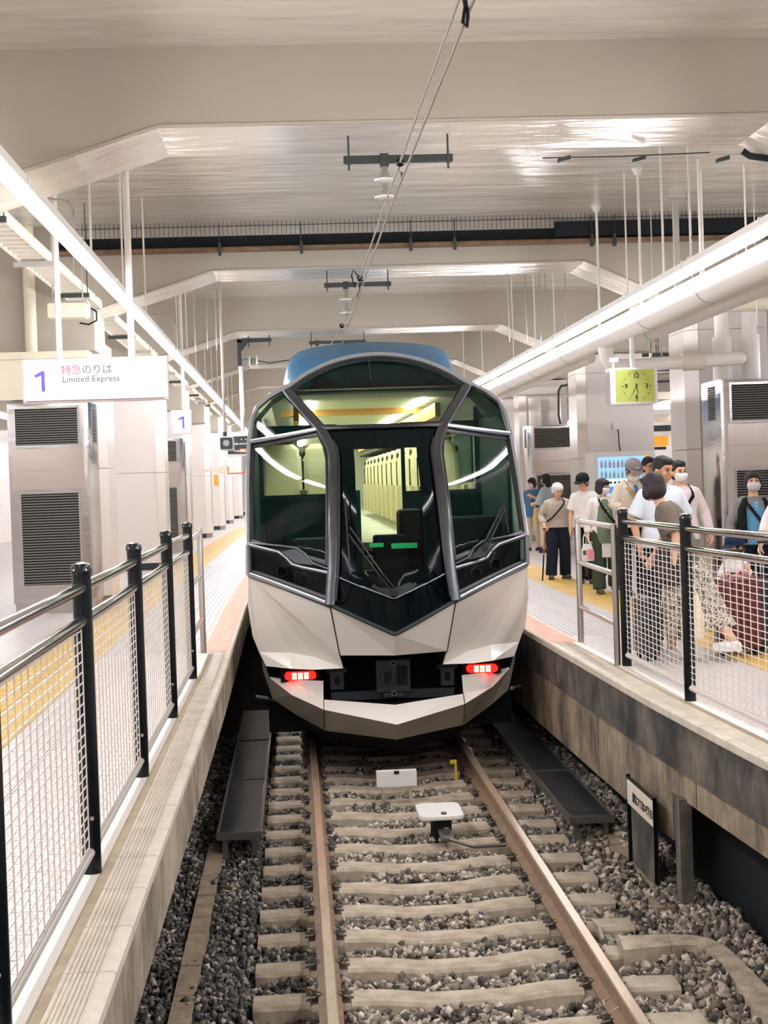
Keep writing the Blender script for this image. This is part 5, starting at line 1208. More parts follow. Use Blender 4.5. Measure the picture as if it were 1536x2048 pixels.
def fuse(mb, name, m, parent, voxel=.008, it=3):
    me = bpy.data.meshes.new(name); me.from_pydata(mb.v, [], mb.f); me.update()
    t = bpy.data.objects.new(name, me); COL.objects.link(t)
    a = t.modifiers.new('r', 'REMESH'); a.mode = 'VOXEL'; a.voxel_size = voxel
    b = t.modifiers.new('s', 'SMOOTH'); b.factor = .5; b.iterations = it
    dg = bpy.context.evaluated_depsgraph_get(); me2 = bpy.data.meshes.new_from_object(t.evaluated_get(dg))
    bpy.data.objects.remove(t); bpy.data.meshes.remove(me)
    me2.polygons.foreach_set('use_smooth', [True]*len(me2.polygons)); me2.materials.clear(); me2.materials.append(MATS[m])
    o = bpy.data.objects.new(name, me2); COL.objects.link(o); o.parent = parent; return o
def etube(mb, pts, side=Vector((1, 0, 0)), n=16):
    """pts: (centre, rx, ry) -> elliptical tube; rx along side"""
    rings = []; C = [Vector(p[0]) for p in pts]
    for i, (c, rx, ry) in enumerate(pts):
        t = (C[min(i+1, len(C)-1)]-C[max(i-1, 0)]).normalized(); a = (side-t*side.dot(t)).normalized(); b = t.cross(a); c = Vector(c)
        rings.append([tuple(c+a*(rx*math.cos(k*2*math.pi/n))+b*(ry*math.sin(k*2*math.pi/n))) for k in range(n)])
    return mb.ring_loft(rings)
def ctube(mb, pts, rs, n=10):
    mb.tube(pts, list(rs), n)
    for p, r in ((pts[0], rs[0]), (pts[-1], rs[-1])): mb.ball(p, r*.98, n, 6)
    return mb
def xadd(dst, src, M):
    return dst.add([tuple(M @ Vector(v)) for v in src.v], src.f)
def hand(mb, w, d, palm_n, side, curl=.5, k=1.0):
    """palm and five fingers from wrist w along d; palm_n = palm normal, side = thumb side"""
    d = d.normalized(); pn = (palm_n-d*palm_n.dot(d)).normalized(); th = side
    a = d.cross(pn)*th
    c = w+d*.045*k; etube(mb, [(w, .024*k, .018*k), (w+d*.03*k, .034*k, .017*k), (w+d*.08*k, .038*k, .014*k)], a, 10)
    for i, (o, L) in enumerate(((-.028, .062), (-.010, .072), (.010, .068), (.027, .052))):
        p = w+d*.075*k-a*(-o)*k if False else w+d*.075*k+a*(-o)*k
        q = p+(d*math.cos(curl*.6)+pn*math.sin(curl*.6))*L*.5*k; r_ = q+(d*math.cos(curl*1.6)+pn*math.sin(curl*1.6))*L*.45*k
        ctube(mb, [p, q, r_], [.0095*k, .009*k, .0078*k], 8)
    p = w+d*.025*k+a*.028*k; q = p+(d*.6+a*.7+pn*.35).normalized()*.036*k; r_ = q+(d*.85+a*.1+pn*.6).normalized()*.030*k
    ctube(mb, [p, q, r_], [.013*k, .0105*k, .009*k], 8)
BASE = dict(pelvis=(0, 0, .90), waist=(0, 0, 1.02), chest=(0, .0, 1.20), neck=(0, .01, 1.335), head=(0, -.005, 1.475),
    shL=(.165, .01, 1.295), elL=(.215, .03, 1.03), wrL=(.215, -.03, .80), shR=(-.165, .01, 1.295), elR=(-.215, .03, 1.03), wrR=(-.215, -.03, .80),
    hiL=(.085, 0, .86), knL=(.09, -.01, .47), anL=(.09, .02, .085), hiR=(-.085, 0, .86), knR=(-.09, -.01, .47), anR=(-.09, .02, .085))
def person(label, foot, top, yaw, pose={}, skin='skin', hair='hair_black', style='short', upper='cloth_white', lower='cloth_navy', legs='trousers', sleeve=.5, hem=.80, shoes='shoe_dark',
           head=(0, 0, 0), mask=None, cap=None, wide=1.0, curl=.7, loose=1.0, extra=None, flare=.0, hemz=.1, skirt_top=None, footang=(0, 0), child=False, group=None, open_front=None):
    """foot = ground point (world); top = height of the crown in metres above the ground; head = (yaw, pitch, roll) degrees"""
    root = thing('person', label, 'person', (0, 0, 0), group)
    J = {k: Vector(v) for k, v in BASE.items()}; J.update({k: Vector(v) for k, v in pose.items()})
    W = wide
    mid_ = (J['shL']+J['shR'])/2
    for q in ('shL', 'shR'): J[q] = mid_+(J[q]-mid_)*.94-Vector((0, 0, .032))
    hs = 1.48 if child else 1.0
    sk = MB(); X = (J['shL']-J['shR']).normalized(); HX = (J['hiL']-J['hiR']).normalized()
    def torso(mb, o, zlow=None, w=1.0):
        pts = [(J['pelvis']-Vector((0, 0, .08)), .14*W*w+o, .10*w+o), (J['pelvis'], .155*W*w+o, .105*w+o), (J['waist'], .13*W*w+o, .095*w+o), (J['chest'], .158*W*w+o, .105*w+o), (J['chest'].lerp(J['neck'], .55), .155*W+o, .09+o), (J['chest'].lerp(J['neck'], .85), .10*W+o*.6, .065+o*.6), (J['neck'], .055+o*.2, .055+o*.2)]
        etube(mb, pts, X, 20)
    torso(sk, 0)
    ctube(sk, [J['neck']-Vector((0, 0, .03)), J['neck'].lerp(J['head'], .75)], [.052*hs, .046*hs])
    Hm = Matrix.Translation(J['head']) @ Matrix.Rotation(math.radians(head[0]), 4, 'Z') @ Matrix.Rotation(math.radians(head[1]), 4, 'X') @ Matrix.Rotation(math.radians(head[2]), 4, 'Y') @ Matrix.Scale(hs, 4)
    hd = MB(); hd.ball((0, .012, .022), (.074, .090, .092), 20, 14); hd.ball((0, -.022, -.045), (.055, .060, .062), 16, 10); hd.ball((0, -.048, -.085), (.026, .026, .022), 10, 8)
    hd.ball((0, -.094, -.018), (.012, .017, .022), 10, 8); hd.ball((0, -.085, .012), (.009, .010, .03), 8, 6)
    for s in (1, -1): hd.ball((s*.074, .01, -.012), (.010, .018, .028), 10, 8); hd.ball((s*.038, -.062, -.028), (.022, .022, .024), 8, 6); hd.ball((s*.030, -.076, .028), (.022, .010, .008), 8, 6)
    hd.ball((0, -.080, -.056), (.022, .012, .007), 8, 6); hd.ball((0, -.078, -.068), (.018, .012, .007), 8, 6)
    xadd(sk, hd, Hm)
    for s, q in (('L', 1), ('R', -1)):
        sh, el, wr = J['sh'+s], J['el'+s], J['wr'+s]
        sk.tube([J['neck']+(sh-J['neck'])*.1-Vector((0, 0, .012)), sh-Vector((0, 0, .012))], [.028, .034], 12)
        ctube(sk, [sh, sh.lerp(el, .5), el, el.lerp(wr, .3), wr], [.048, .043, .036, .036, .025])
        d = (wr-el).normalized(); pn = Vector((-q, 0, 0)) if abs(d.x) < .75 else Vector((0, 0, -1))
        hand(sk, wr, d, pn, q*1.0, curl, hs if child else 1.0)
        hi, kn, an = J['hi'+s], J['kn'+s], J['an'+s]
        ctube(sk, [hi, hi.lerp(kn, .5), kn, kn.lerp(an, .35), an], [.085, .072, .052, .052, .036])
        fa = math.radians(footang[0 if s == 'L' else 1]); fd = Vector((math.sin(fa)*.2*q, -1, 0)).normalized()
        ctube(sk, [an-Vector((0, 0, .04)), an+fd*.07-Vector((0, 0, .05))], [.030, .020])
    S_ = []
    S_.append(fuse(sk, 'body', skin, root, .0075 if not child else .006, 2))
    up = MB(); L_ = .012*loose
    tz = [(J['pelvis'].lerp(J['waist'], .0), 0)]
    low = Vector((J['pelvis'].x, J['pelvis'].y, hem))
    pts = [(low, .165*W*(1+flare*.5)+L_*1.2, .120+L_*1.2), (J['pelvis'], .160*W+L_, .115+L_), (J['waist'], .140*W+L_*.9, .106+L_*.9), (J['chest'], .156*W+L_*.6, .112+L_*.6), (J['chest'].lerp(J['neck'], .5), .158+L_*.3, .098+L_*.4), (J['chest'].lerp(J['neck'], .74), .125+L_*.2, .078+L_*.3), (J['chest'].lerp(J['neck'], .95), .070+L_*.2, .062+L_*.2)]
    if hem > J['pelvis'].z-.02: pts = pts[1:]
    etube(up, pts, X, 24)
    for s in 'LR':
        sh, el, wr = J['sh'+s], J['el'+s], J['wr'+s]
        if sleeve <= .55: P_, R_ = [sh, sh.lerp(el, sleeve*.9), sh.lerp(el, min(1, sleeve*1.6))], [.054+L_*.3, .054+L_*.6, .056+L_]
        else: P_, R_ = [sh, sh.lerp(el, .5), el, el.lerp(wr, (sleeve-.55)*1.0), el.lerp(wr, min(1, (sleeve-.55)*2.1))], [.053+L_*.3, .050+L_*.6, .043+L_*.7, .040+L_*.7, .035+L_*.7]
        up.tube([J['neck']+(sh-J['neck'])*.22-Vector((0, 0, .016)), J['neck'].lerp(sh, .6)-Vector((0, 0, .004)), sh-Vector((0, 0, .002))], [.044+L_*.1, .050+L_*.2, .053+L_*.3], 14)
        up.ball(P_[0], R_[0], 12, 8); up.tube(P_, R_, 14)
    S_.append(fuse(up, 'top', upper, root, .009, 2))
    lo = MB()
    if legs == 'trousers' or legs == 'wide':
        o = .0 if legs == 'trousers' else .025
        etube(lo, [(J['pelvis'].lerp(J['waist'], .7), .135*W+.008, .10+.008), (J['pelvis'], .160*W+.008, .115), (J['pelvis']-Vector((0, 0, .09)), .150*W+.01, .115)], HX, 20)
        for s in 'LR':
            hi, kn, an = J['hi'+s], J['kn'+s], J['an'+s]
            a2 = an+Vector((0, .0, -.02)); up_ = hi+Vector((0, 0, .02)); lo.ball(up_, .09, 12, 8)
            lo.tube([up_, hi.lerp(kn, .5), kn, kn.lerp(a2, .5), a2], [.095, .083+o, .068+o, .062+o*1.2, .058+o*1.4], 16)
    else:
        tpz = skirt_top or J['waist'].z-.04; c0 = J['pelvis']; b = (J['anL']+J['anR'])/2
        lowc = Vector((c0.x*.3+b.x*.7, c0.y*.3+b.y*.7, hemz)); spread = abs(J['anL'].y-J['anR'].y)*.35
        etube(lo, [(Vector((c0.x, c0.y, tpz)), .14*W, .11), (c0, .165*W, .125), (c0.lerp(lowc, .35), .18*W, .145+spread*.3), (c0.lerp(lowc, .7), .185*W, .15+spread*.6), (lowc, .195*W, .15+spread)], HX, 28)
    S_.append(fuse(lo, 'skirt' if legs == 'skirt' else 'trousers', lower, root, .009, 2))
    for s, q in (('L', 0), ('R', 1)):
        an = J['an'+s]; fa = math.radians(footang[q]); fd = Vector((math.sin(fa), -math.cos(fa), 0)); z0 = an.z-.085
        ft = MB(); ft.ball(an+fd*.0-Vector((0, 0, .035)), (.042, .05, .05), 12, 8)
        k = .8 if child else 1
        ctube(ft, [Vector((an.x, an.y, z0+.04))-fd*.03, Vector((an.x, an.y, z0+.036))+fd*.07*k, Vector((an.x, an.y, z0+.03))+fd*.14*k], [.044, .046, .038], 12)
        o = fuse(ft, 'shoe', shoes, root, .007, 2); S_.append(o)
        so = MB().prism([(an.x+x*math.cos(fa)-y*math.sin(fa)*1, an.y+x*math.sin(fa)+y*math.cos(fa)) for x, y in ((-.038, .06), (-.044, -.05), (-.038, -.14), (0, -.172*k), (.038, -.14), (.044, -.05), (.038, .06), (0, .075))], z0, z0+.018).build('sole', 'shoe_white' if shoes == 'shoe_white' else 'shoe_dark', o); S_.append(None)
    # hair
    hr = MB()
    if style == 'short': hr.ball((0, .024, .038 if not cap else .02), (.084, .093, .090), 20, 12); cap or hr.ball((0, -.030, .085), (.062, .055, .035), 14, 8); hr.ball((0, .055, -.02), (.070, .050, .07), 14, 8)
    if style == 'bob': hr.ball((0, .022, .034), (.089, .099, .094), 20, 12); hr.ball((0, .036, -.025), (.091, .084, .088), 18, 10); hr.ball((0, -.05, .065), (.068, .045, .04), 14, 8); [hr.ball((s*.074, -.005, -.045), (.020, .052, .06), 12, 8) for s in (1, -1)]
    if style == 'long': hr.ball((0, .022, .036), (.088, .098, .092), 20, 12); hr.ball((0, .055, -.06), (.080, .05, .12), 16, 10); hr.ball((0, -.045, .075), (.065, .05, .035), 14, 8); [hr.ball((s*.076, .005, -.03), (.018, .05, .06), 10, 8) for s in (1, -1)]
    if style == 'fluffy':
        hr.ball((0, .02, .045), (.094, .096, .086), 20, 12)
        for i in range(26):
            a = i*2.4; z = -.02+.11*((i*7) % 26)/26; rr = .078 if z < .06 else .06
            if math.sin(a) < -.3 and z < .05: continue
            hr.ball((rr*math.cos(a), .02+rr*math.sin(a), z), .028, 8, 6)
    if style == 'bun': hr.ball((0, .022, .036), (.086, .096, .090), 20, 12); hr.ball((0, -.048, .065), (.065, .042, .035), 14, 8); hr.ball((0, .09, .07), (.045, .04, .045), 12, 8); [hr.ball((s*.078, -.02, -.02), (.012, .018, .055), 8, 6) for s in (1, -1)]
    t2 = MB(); xadd(t2, hr, Hm)
    # strands in front of the face are cut by the face itself
    S_.append(fuse(t2, 'hair', hair, root, .0075, 1 if style == 'fluffy' else 5))
    if mask:
        mk = MB(); rr = []
        for i, (z, w_, y_) in enumerate(((-.094, .030, -.076), (-.075, .050, -.094), (-.045, .060, -.110), (-.022, .060, -.112), (-.006, .050, -.104))):
            if mask[1] == 'chin': z -= .035; y_ += .012
            rr.append([(w_*math.sin(a)*1.18, y_+ (1-math.cos(a))*.062, z) for a in [math.radians(d_) for d_ in range(-85, 86, 17)]])
        mk.ring_loft(rr, cap=False, closed=False); t2 = MB(); xadd(t2, mk, Hm); o = t2.build('face_mask', mask[0], root, smooth=True); md = o.modifiers.new('t', 'SOLIDIFY'); md.thickness = .003
        for s in (1, -1): t2 = MB(); xadd(t2, MB().tube([(s*.058, -.06, -.03), (s*.072, .0, -.02), (s*.078, .012, .0)], .0018, 5), Hm); t2.build('ear_loop', mask[0], o)
    for s in (1, -1):
        e = MB(); xadd(e, MB().ball((s*.030, -.081, .010), (.013, .007, .0055), 10, 6), Hm); e.build('eye', 'eye_dark', root, smooth=True)
        e = MB(); xadd(e, MB().tube([(s*.016, -.088, .030), (s*.032, -.086, .034), (s*.047, -.074, .030)], .0035, 6), Hm); e.build('eyebrow', hair if hair != 'hair_white' else 'hair_brown', root)
    if not mask or mask[1] == 'chin':
        e = MB(); xadd(e, MB().ball((0, -.090, -.061), (.020, .006, .005), 10, 6), Hm); e.build('mouth', 'lip', root)
    if cap:
        cp = MB(); cp.lathe((0, .018, .045), [(.097, -.025), (.098, 0), (.093, .03), (.078, .055), (.05, .073), (.015, .082)], 24)
        c2 = MB(); xadd(c2, MB().add([(v[0]*1.0, (v[1]-.018)*1.06+.018, v[2]*1.06+.006) for v in cp.v], cp.f), Hm); o = c2.build('cap', cap, root, smooth=True)
        if not child or True:
            bm_ = MB(); a_ = [math.radians(d_) for d_ in range(-70, 71, 14)]
            inn = [(.096*math.sin(a), .016-.102*math.cos(a), .034) for a in a_]; out_ = [(.088*math.sin(a), -.03-.130*math.cos(a), .012+.006*abs(math.sin(a))) for a in a_]
            bm_.ring_loft([inn, out_], cap=False, closed=False); c3 = MB(); xadd(c3, bm_, Hm); b_ = c3.build('brim', cap, o, smooth=True); md = b_.modifiers.new('t', 'SOLIDIFY'); md.thickness = .005
        c3 = MB(); xadd(c3, MB().ball((0, .018, .142), .008, 8, 5), Hm); c3.build('button', cap, o)
        if cap == 'cap_grey':
            c3 = MB(); xadd(c3, MB().tube([(-.034, -.084, .074), (-.015, -.090, .080), (0, -.091, .072), (.02, -.089, .082), (.034, -.083, .070)], .0035, 6).tube([(-.026, -.088, .062), (0, -.094, .060), (.024, -.089, .060)], .003, 6), Hm); c3.build('emblem', 'shoe_white', o)
    if extra: extra(root, J, Hm)
    crown = (Hm @ Vector((0, .02, .125))).z
    k = top/crown
    root.scale = (k, k, k); root.rotation_euler[2] = math.radians(yaw); root.location = foot
    return root
def strap(root, pts, m_, w=.018, name='strap'):
    P_ = [Vector(p) for p in pts]; mb = MB(); rings = []
    for i, c in enumerate(P_):
        t = (P_[min(i+1, len(P_)-1)]-P_[max(i-1, 0)]).normalized(); nrm = Vector((c.x*.3, c.y, 0)); nrm = Vector((0, -1, 0)) if nrm.length < .01 else nrm.normalized(); a = t.cross(nrm).normalized()
        rings.append([tuple(c+a*w+nrm*.004), tuple(c-a*w+nrm*.004), tuple(c-a*w-nrm*.004), tuple(c+a*w-nrm*.004)])
    return mb.ring_loft(rings).build(name, m_, root)
def cross_strap(root, J, m_, s=1, end=(-.19, -.05, .95), w=.016):
    """from the shoulder on side s over the chest to the opposite hip"""
    sh = J['chest'].lerp(J['neck'], .75); strap(root, [(sh.x+s*.08, sh.y+.02, sh.z+.040), (sh.x+s*.085, sh.y-.05, sh.z+.015), (sh.x+s*.09, sh.y-.09, sh.z-.03), (J['chest'].x+s*.07, J['chest'].y-.150, J['chest'].z+.03), (J['waist'].x-s*.03, J['waist'].y-.160, J['waist'].z+.07), (J['waist'].x-s*.12, J['waist'].y-.145, J['waist'].z-.02), end], m_, w)
def soft_box(c, d, rot=0, taper=1.0):
    mb = MB(); x, y, z = d[0]/2, d[1]/2, d[2]/2; R = []
    for k, (zz, f) in enumerate(((-z, .86), (-z*.8, 1.0), (0, 1.0), (z*.7, .97*taper), (z, .85*taper))):
        n = 20; R.append([((abs(math.cos(t))**.45*math.copysign(1, math.cos(t)))*x*f, (abs(math.sin(t))**.45*math.copysign(1, math.sin(t)))*y*f, zz) for t in [i*2*math.pi/n for i in range(n)]])
    mb.ring_loft(R); Mx = Matrix.Translation(c) @ Matrix.Rotation(rot, 4, 'Z'); out = MB(); return xadd(out, mb, Mx)
def G(u, v): return atZ(u, v, PZ)
def H_(u, v, Y): return atY(u, v, Y).z-PZ
def stand(u, Y):                                  # a ground point at depth Y under picture column u at head height
    p = atY(u, 1010, Y); return Vector((p.x, Y, PZ))
# 1 old lady with a cane
f = G(1118, 1158)
def ex(root, J, Hm):
    cross_strap(root, J, 'strap_black', 1, (-.19, -.07, .93), .012)
person('person with white hair, oat coloured blouse and navy trousers walking with a cane', f, H_(1118, 966, f.y), 4,
    dict(pelvis=(0, .06, .86), waist=(0, .04, 1.0), chest=(0, -.02, 1.17), neck=(0, -.06, 1.30), head=(-.01, -.13, 1.42), shL=(.175, -.01, 1.26), elL=(.24, .06, 1.02), wrL=(.25, -.02, .85), shR=(-.175, -.02, 1.25), elR=(-.25, .06, 1.02), wrR=(-.25, -.15, .87), hiL=(.09, .06, .82), hiR=(-.09, .06, .82), knL=(.115, .0, .45), knR=(-.10, -.02, .45), anL=(.12, .05, .085), anR=(-.13, -.02, .085)),
    hair='hair_white', style='fluffy', upper='cloth_oat', lower='cloth_navy', legs='wide', sleeve=.92, hem=.83, shoes='shoe_brown', head=(8, 22, 0), wide=1.12, loose=1.9, curl=1.3, extra=ex, footang=(14, -10))
t = thing('walking_cane', 'wooden walking cane with black lower half held by the white haired woman', 'cane', tuple(G(1085, 1163)))
hp = atY(1090, 1060, f.y-.2); b0 = G(1085, 1162)
MB().tube([(b0.x, b0.y, PZ), (b0.x+(hp.x-b0.x)*.5, (b0.y+hp.y)/2, PZ+(hp.z-PZ)*.5)], .011, 8).build('lower_shaft', 'post_black', t)
mat('cane_wood', (168, 92, 50), .4)
MB().tube([(b0.x+(hp.x-b0.x)*.5, (b0.y+hp.y)/2, PZ+(hp.z-PZ)*.5), tuple(hp)], .011, 8).build('upper_shaft', 'cane_wood', t)
MB().tube([(hp.x-.03, hp.y-.02, hp.z+.012), (hp.x+.02, hp.y, hp.z+.015), (hp.x+.07, hp.y+.02, hp.z)], .014, 8).build('handle', 'post_black', t)
# 2, 3 two women far behind
f = G(1068, 1101)
def ex(root, J, Hm):
    cross_strap(root, J, 'cloth_grey', -1, (.2, -.02, 1.0), .012)
person('person in blue tunic, beige trousers and white mask by the far cabinet', f, H_(1062, 955, f.y), -38,
    dict(elL=(.25, -.06, 1.08), wrL=(.14, -.22, 1.18), elR=(-.24, .04, 1.06), wrR=(-.25, -.02, .86), anL=(.10, .10, .085), anR=(-.08, -.08, .085)),
    style='bob', hair='hair_black', upper='cloth_blue', lower='cloth_beige', sleeve=.6, hem=.74, mask=('mask_white', ''), head=(-10, 12, 0), loose=2.2, extra=ex, flare=.3)
f = G(1096, 1105)
person('person in pale blue top and long cream skirt seen from behind at the far cabinet', f, H_(1098, 947, f.y), -128,
    dict(elL=(.22, -.06, 1.03), wrL=(.17, -.2, 1.0)), style='long', upper='cloth_paleblue', lower='cloth_cream', legs='skirt', sleeve=.7, hem=.86, hemz=.14, loose=2.0, wide=.95)
p_ = atY(1078, 1032, 31.0)
t = thing('shoulder_bag', 'tan shoulder bag hanging between the two far women', 'bag', tuple(p_)); soft_box(p_, (.24, .14, .34), .4, .9).build('pouch', 'bag_tan', t, smooth=True)
MB().tube([p_+Vector((-.08, 0, .16)), p_+Vector((-.04, 0, .40)), p_+Vector((.04, .05, .40)), p_+Vector((.08, 0, .16))], .010, 6).build('handle', 'bag_tan', t)
# 4 black cap
f = stand(1170, 21.6)
person('person in black cap and plain white t-shirt behind the woman in a white cardigan', f, H_(1172, 947, 21.6), -22,
    dict(elL=(.21, -.02, 1.03), wrL=(.17, -.2, .92), head=(-.02, -.05, 1.47)), style='short', upper='cloth_white', lower='cloth_black', sleeve=.5, hem=.82, cap='cap_black', head=(-22, 14, 0), loose=2.0, wide=1.02)
# 5 woman with a white cardigan
f = G(1212, 1186)
def ex(root, J, Hm):
    g = MB(); etube(g, [((0, -.055, .70), .135, .105), ((0, -.055, .90), .135, .110), ((0, -.055, 1.05), .12, .105), ((0, -.050, 1.2), .11, .105), ((0, -.02, 1.29), .06, .075)], Vector((1, 0, 0)), 24)
    fuse(g, 't_shirt', 'cloth_sage', root, .009, 2)
    MB().tube([(-.03, -.158, 1.16), (0, -.164, 1.19), (.03, -.158, 1.15), (.01, -.162, 1.12), (-.02, -.162, 1.10), (.03, -.158, 1.08)], .010, 6).build('shirt_print', 'cloth_oat', root)
    strap(root, [(-.075, .02, 1.335), (-.08, -.08, 1.30), (-.05, -.165, 1.20), (.03, -.175, 1.08), (.12, -.14, .99), (.17, -.10, .93)], 'strap_black', .015)
    soft_box((.19, -.12, .90), (.17, .09, .21), .2).build('crossbody_bag', 'bag_brown', root, smooth=True)
person('person in white cardigan, sage t-shirt and olive trousers wearing a white mask', f, H_(1205, 956, f.y), 2,
    dict(elL=(.24, .02, 1.05), wrL=(.24, -.10, .86), elR=(-.24, .03, 1.04), wrR=(-.24, -.05, .80), anL=(.16, .14, .12), knL=(.13, .0, .48), anR=(-.11, -.10, .085), knR=(-.11, -.05, .48)),
    style='bob', hair='hair_brown', upper='cloth_white', lower='cloth_olive', legs='wide', sleeve=.92, hem=.50, shoes='shoe_brown', mask=('mask_white', ''), head=(38, 6, 0), loose=1.5, extra=ex, flare=.15, curl=1.2)
mat('plastic_white', (240, 238, 240), .35); mat('print_pink', (232, 140, 160), .5)
p_ = atY(1175, 1105, f.y-.12)
t = thing('plastic_bag', 'white plastic shopping bag with pink print held by the woman in the cardigan', 'bag', tuple(p_))
bb = soft_box(p_, (.17, .08, .22), .2, .75); bb.build('sack', 'plastic_white', t, smooth=True)
for s in (1, -1): MB().tube([p_+Vector((s*.05, 0, .09)), p_+Vector((s*.03-.02, 0, .17)), p_+Vector((-.03, .02, .24))], .007, 6).build('handle', 'plastic_white', t)
MB().cbox(p_+Vector((.03, -.045, -.02)), (.08, .012, .12)).build('pink_print', 'print_pink', t); MB().cbox(p_+Vector((-.045, -.045, .0)), (.045, .012, .06)).build('dark_print', 'bag_brown', t)
# small black trolley behind her
p_ = G(1190, 1160)
def suitcase(label, p, d, mm, ribs=0, handle=.3, yaw=0, ribbon=False):
    """hard case standing on four wheels; d = width, depth, height"""
    t = thing('suitcase', label, 'suitcase', (0, 0, 0)); w, q, h = d; wh = .055
    MB().prism([(a, b) for a, b in rrect(-w/2, w/2, -q/2, q/2, .045)], wh, wh+h).build('shell', mm, t, bevel=.02)
    for k in range(ribs):
        x = -w/2+w*(k+.5)/ribs
        MB().box(x-w/ribs*.32, x+w/ribs*.32, -q/2-.014, -q/2+.002, wh+.04, wh+h-.04).build('rib', mm, t, bevel=.004)
    for sx in (1, -1):
        for sy in (1, -1):
            a = MB().box(sx*(w/2-.05)-.02, sx*(w/2-.05)+.02, sy*(q/2-.05)-.02, sy*(q/2-.05)+.02, wh-.03, wh+.005).build('caster', 'strap_black', t)
            MB().lathe((sx*(w/2-.05)-.012, sy*(q/2-.05), .026), [(.026, 0), (.026, .024)], 14, 'x').build('wheel', 'gasket', a)
    if handle:
        MB().cyl((-.08, q/2-.05, wh+h), (-.08, q/2-.05, wh+h+handle), .007, 8).cyl((.08, q/2-.05, wh+h), (.08, q/2-.05, wh+h+handle), .007, 8).build('handle_rods', 'steel_tube', t)
        MB().box(-.10, .10, q/2-.065, q/2-.035, wh+h+handle, wh+h+handle+.025).build('grip', 'gasket', t, bevel=.006)
    MB().tube([(-.06, 0, wh+h), (-.05, 0, wh+h+.025), (.05, 0, wh+h+.025), (.06, 0, wh+h)], .009, 8).build('top_handle', 'gasket', t)
    if ribbon: MB().tube([(.02, -.02, wh+h+.03), (.06, -.05, wh+h+.05), (.11, -.03, wh+h+.03), (.07, -.02, wh+h+.02), (.02, -.05, wh+h+.05), (.0, -.08, wh+h+.02)], .008, 6).build('ribbon', 'print_pink', t)
    t.location = p; t.rotation_euler[2] = math.radians(yaw); return t
mat('case_red', (96, 18, 26), .3, coat=.3); mat('case_black', (26, 30, 34), .4); mat('case_navy', (34, 38, 58), .35)
suitcase('small black trolley case behind the woman in the white cardigan', p_, (.32, .22, .34), 'case_black', 0, .45, 10)
# 6 grey cap man
f = stand(1264, 19.3)
def ex(root, J, Hm):
    cross_strap(root, J, 'strap_tan', -1, (.19, -.05, .98), .020)
    g = MB(); etube(g, [((.03, -.06, .88), .06, .10), ((.03, -.06, 1.05), .055, .10), ((.02, -.05, 1.2), .055, .10), ((0, -.03, 1.28), .045, .07)], Vector((1, 0, 0)), 16); fuse(g, 'undershirt', 'cloth_blue', root, .009, 2)
person('person in grey cap and open beige shirt with mask pulled under the chin', f, H_(1262, 920, 19.3), 12,
    dict(elL=(.24, -.02, 1.06), wrL=(.12, -.24, 1.02), elR=(-.25, -.02, 1.06), wrR=(-.10, -.26, .98), head=(0, -.06, 1.465)), style='short', upper='cloth_beige', lower='cloth_black', sleeve=.75, hem=.80, cap='cap_grey', mask=('mask_white', 'chin'), head=(5, 24, 0), loose=2.0, extra=ex, wide=1.12)
# 7 man with glasses at the back
f = stand(1300, 20.8)
def ex(root, J, Hm):
    g = MB(); xadd(g, MB().tube([(-.075, -.05, .012), (-.055, -.088, .014), (-.012, -.098, .014), (.012, -.098, .014), (.055, -.088, .014), (.075, -.05, .012)], .004, 6), Hm); g.build('glasses', 'gasket', root)
person('person with black hair and glasses at the back beside the grey cap', f, H_(1299, 913, 20.8), 10, {}, style='short', upper='cloth_grey', lower='cloth_black', head=(8, 8, 0), extra=ex, wide=1.1)
# 8 dark haired man in the pale t-shirt
f = stand(1322, 14.2)
person('person with short black hair and light t-shirt standing tallest in the group', f, H_(1330, 911, 14.2), 6,
    dict(elL=(.25, .05, 1.05), wrL=(.27, -.02, .83), elR=(-.25, .02, 1.05), wrR=(-.24, -.08, .82), head=(.02, -.03, 1.475)), skin='skin_tan', style='short', upper='cloth_icy', lower='cloth_black', sleeve=.55, hem=.80, shoes='shoe_dark', head=(26, 12, 0), loose=1.5, wide=1.06)
# 9 masked person behind him
f = stand(1363, 16.4)
def ex(root, J, Hm): cross_strap(root, J, 'strap_black', 1, (-.19, -.05, .98), .018)
person('person in pale pink shirt with black shoulder strap and mask behind the light t-shirt', f, H_(1351, 920, 16.4), 8,
    dict(elL=(.26, .02, 1.05), wrL=(.28, -.06, .84), head=(-.02, 0, 1.475)), style='short', upper='cloth_pinkish', lower='cloth_grey', sleeve=.95, hem=.78, mask=('mask_white', ''), head=(8, 4, 0), extra=ex, loose=1.5, wide=1.0)
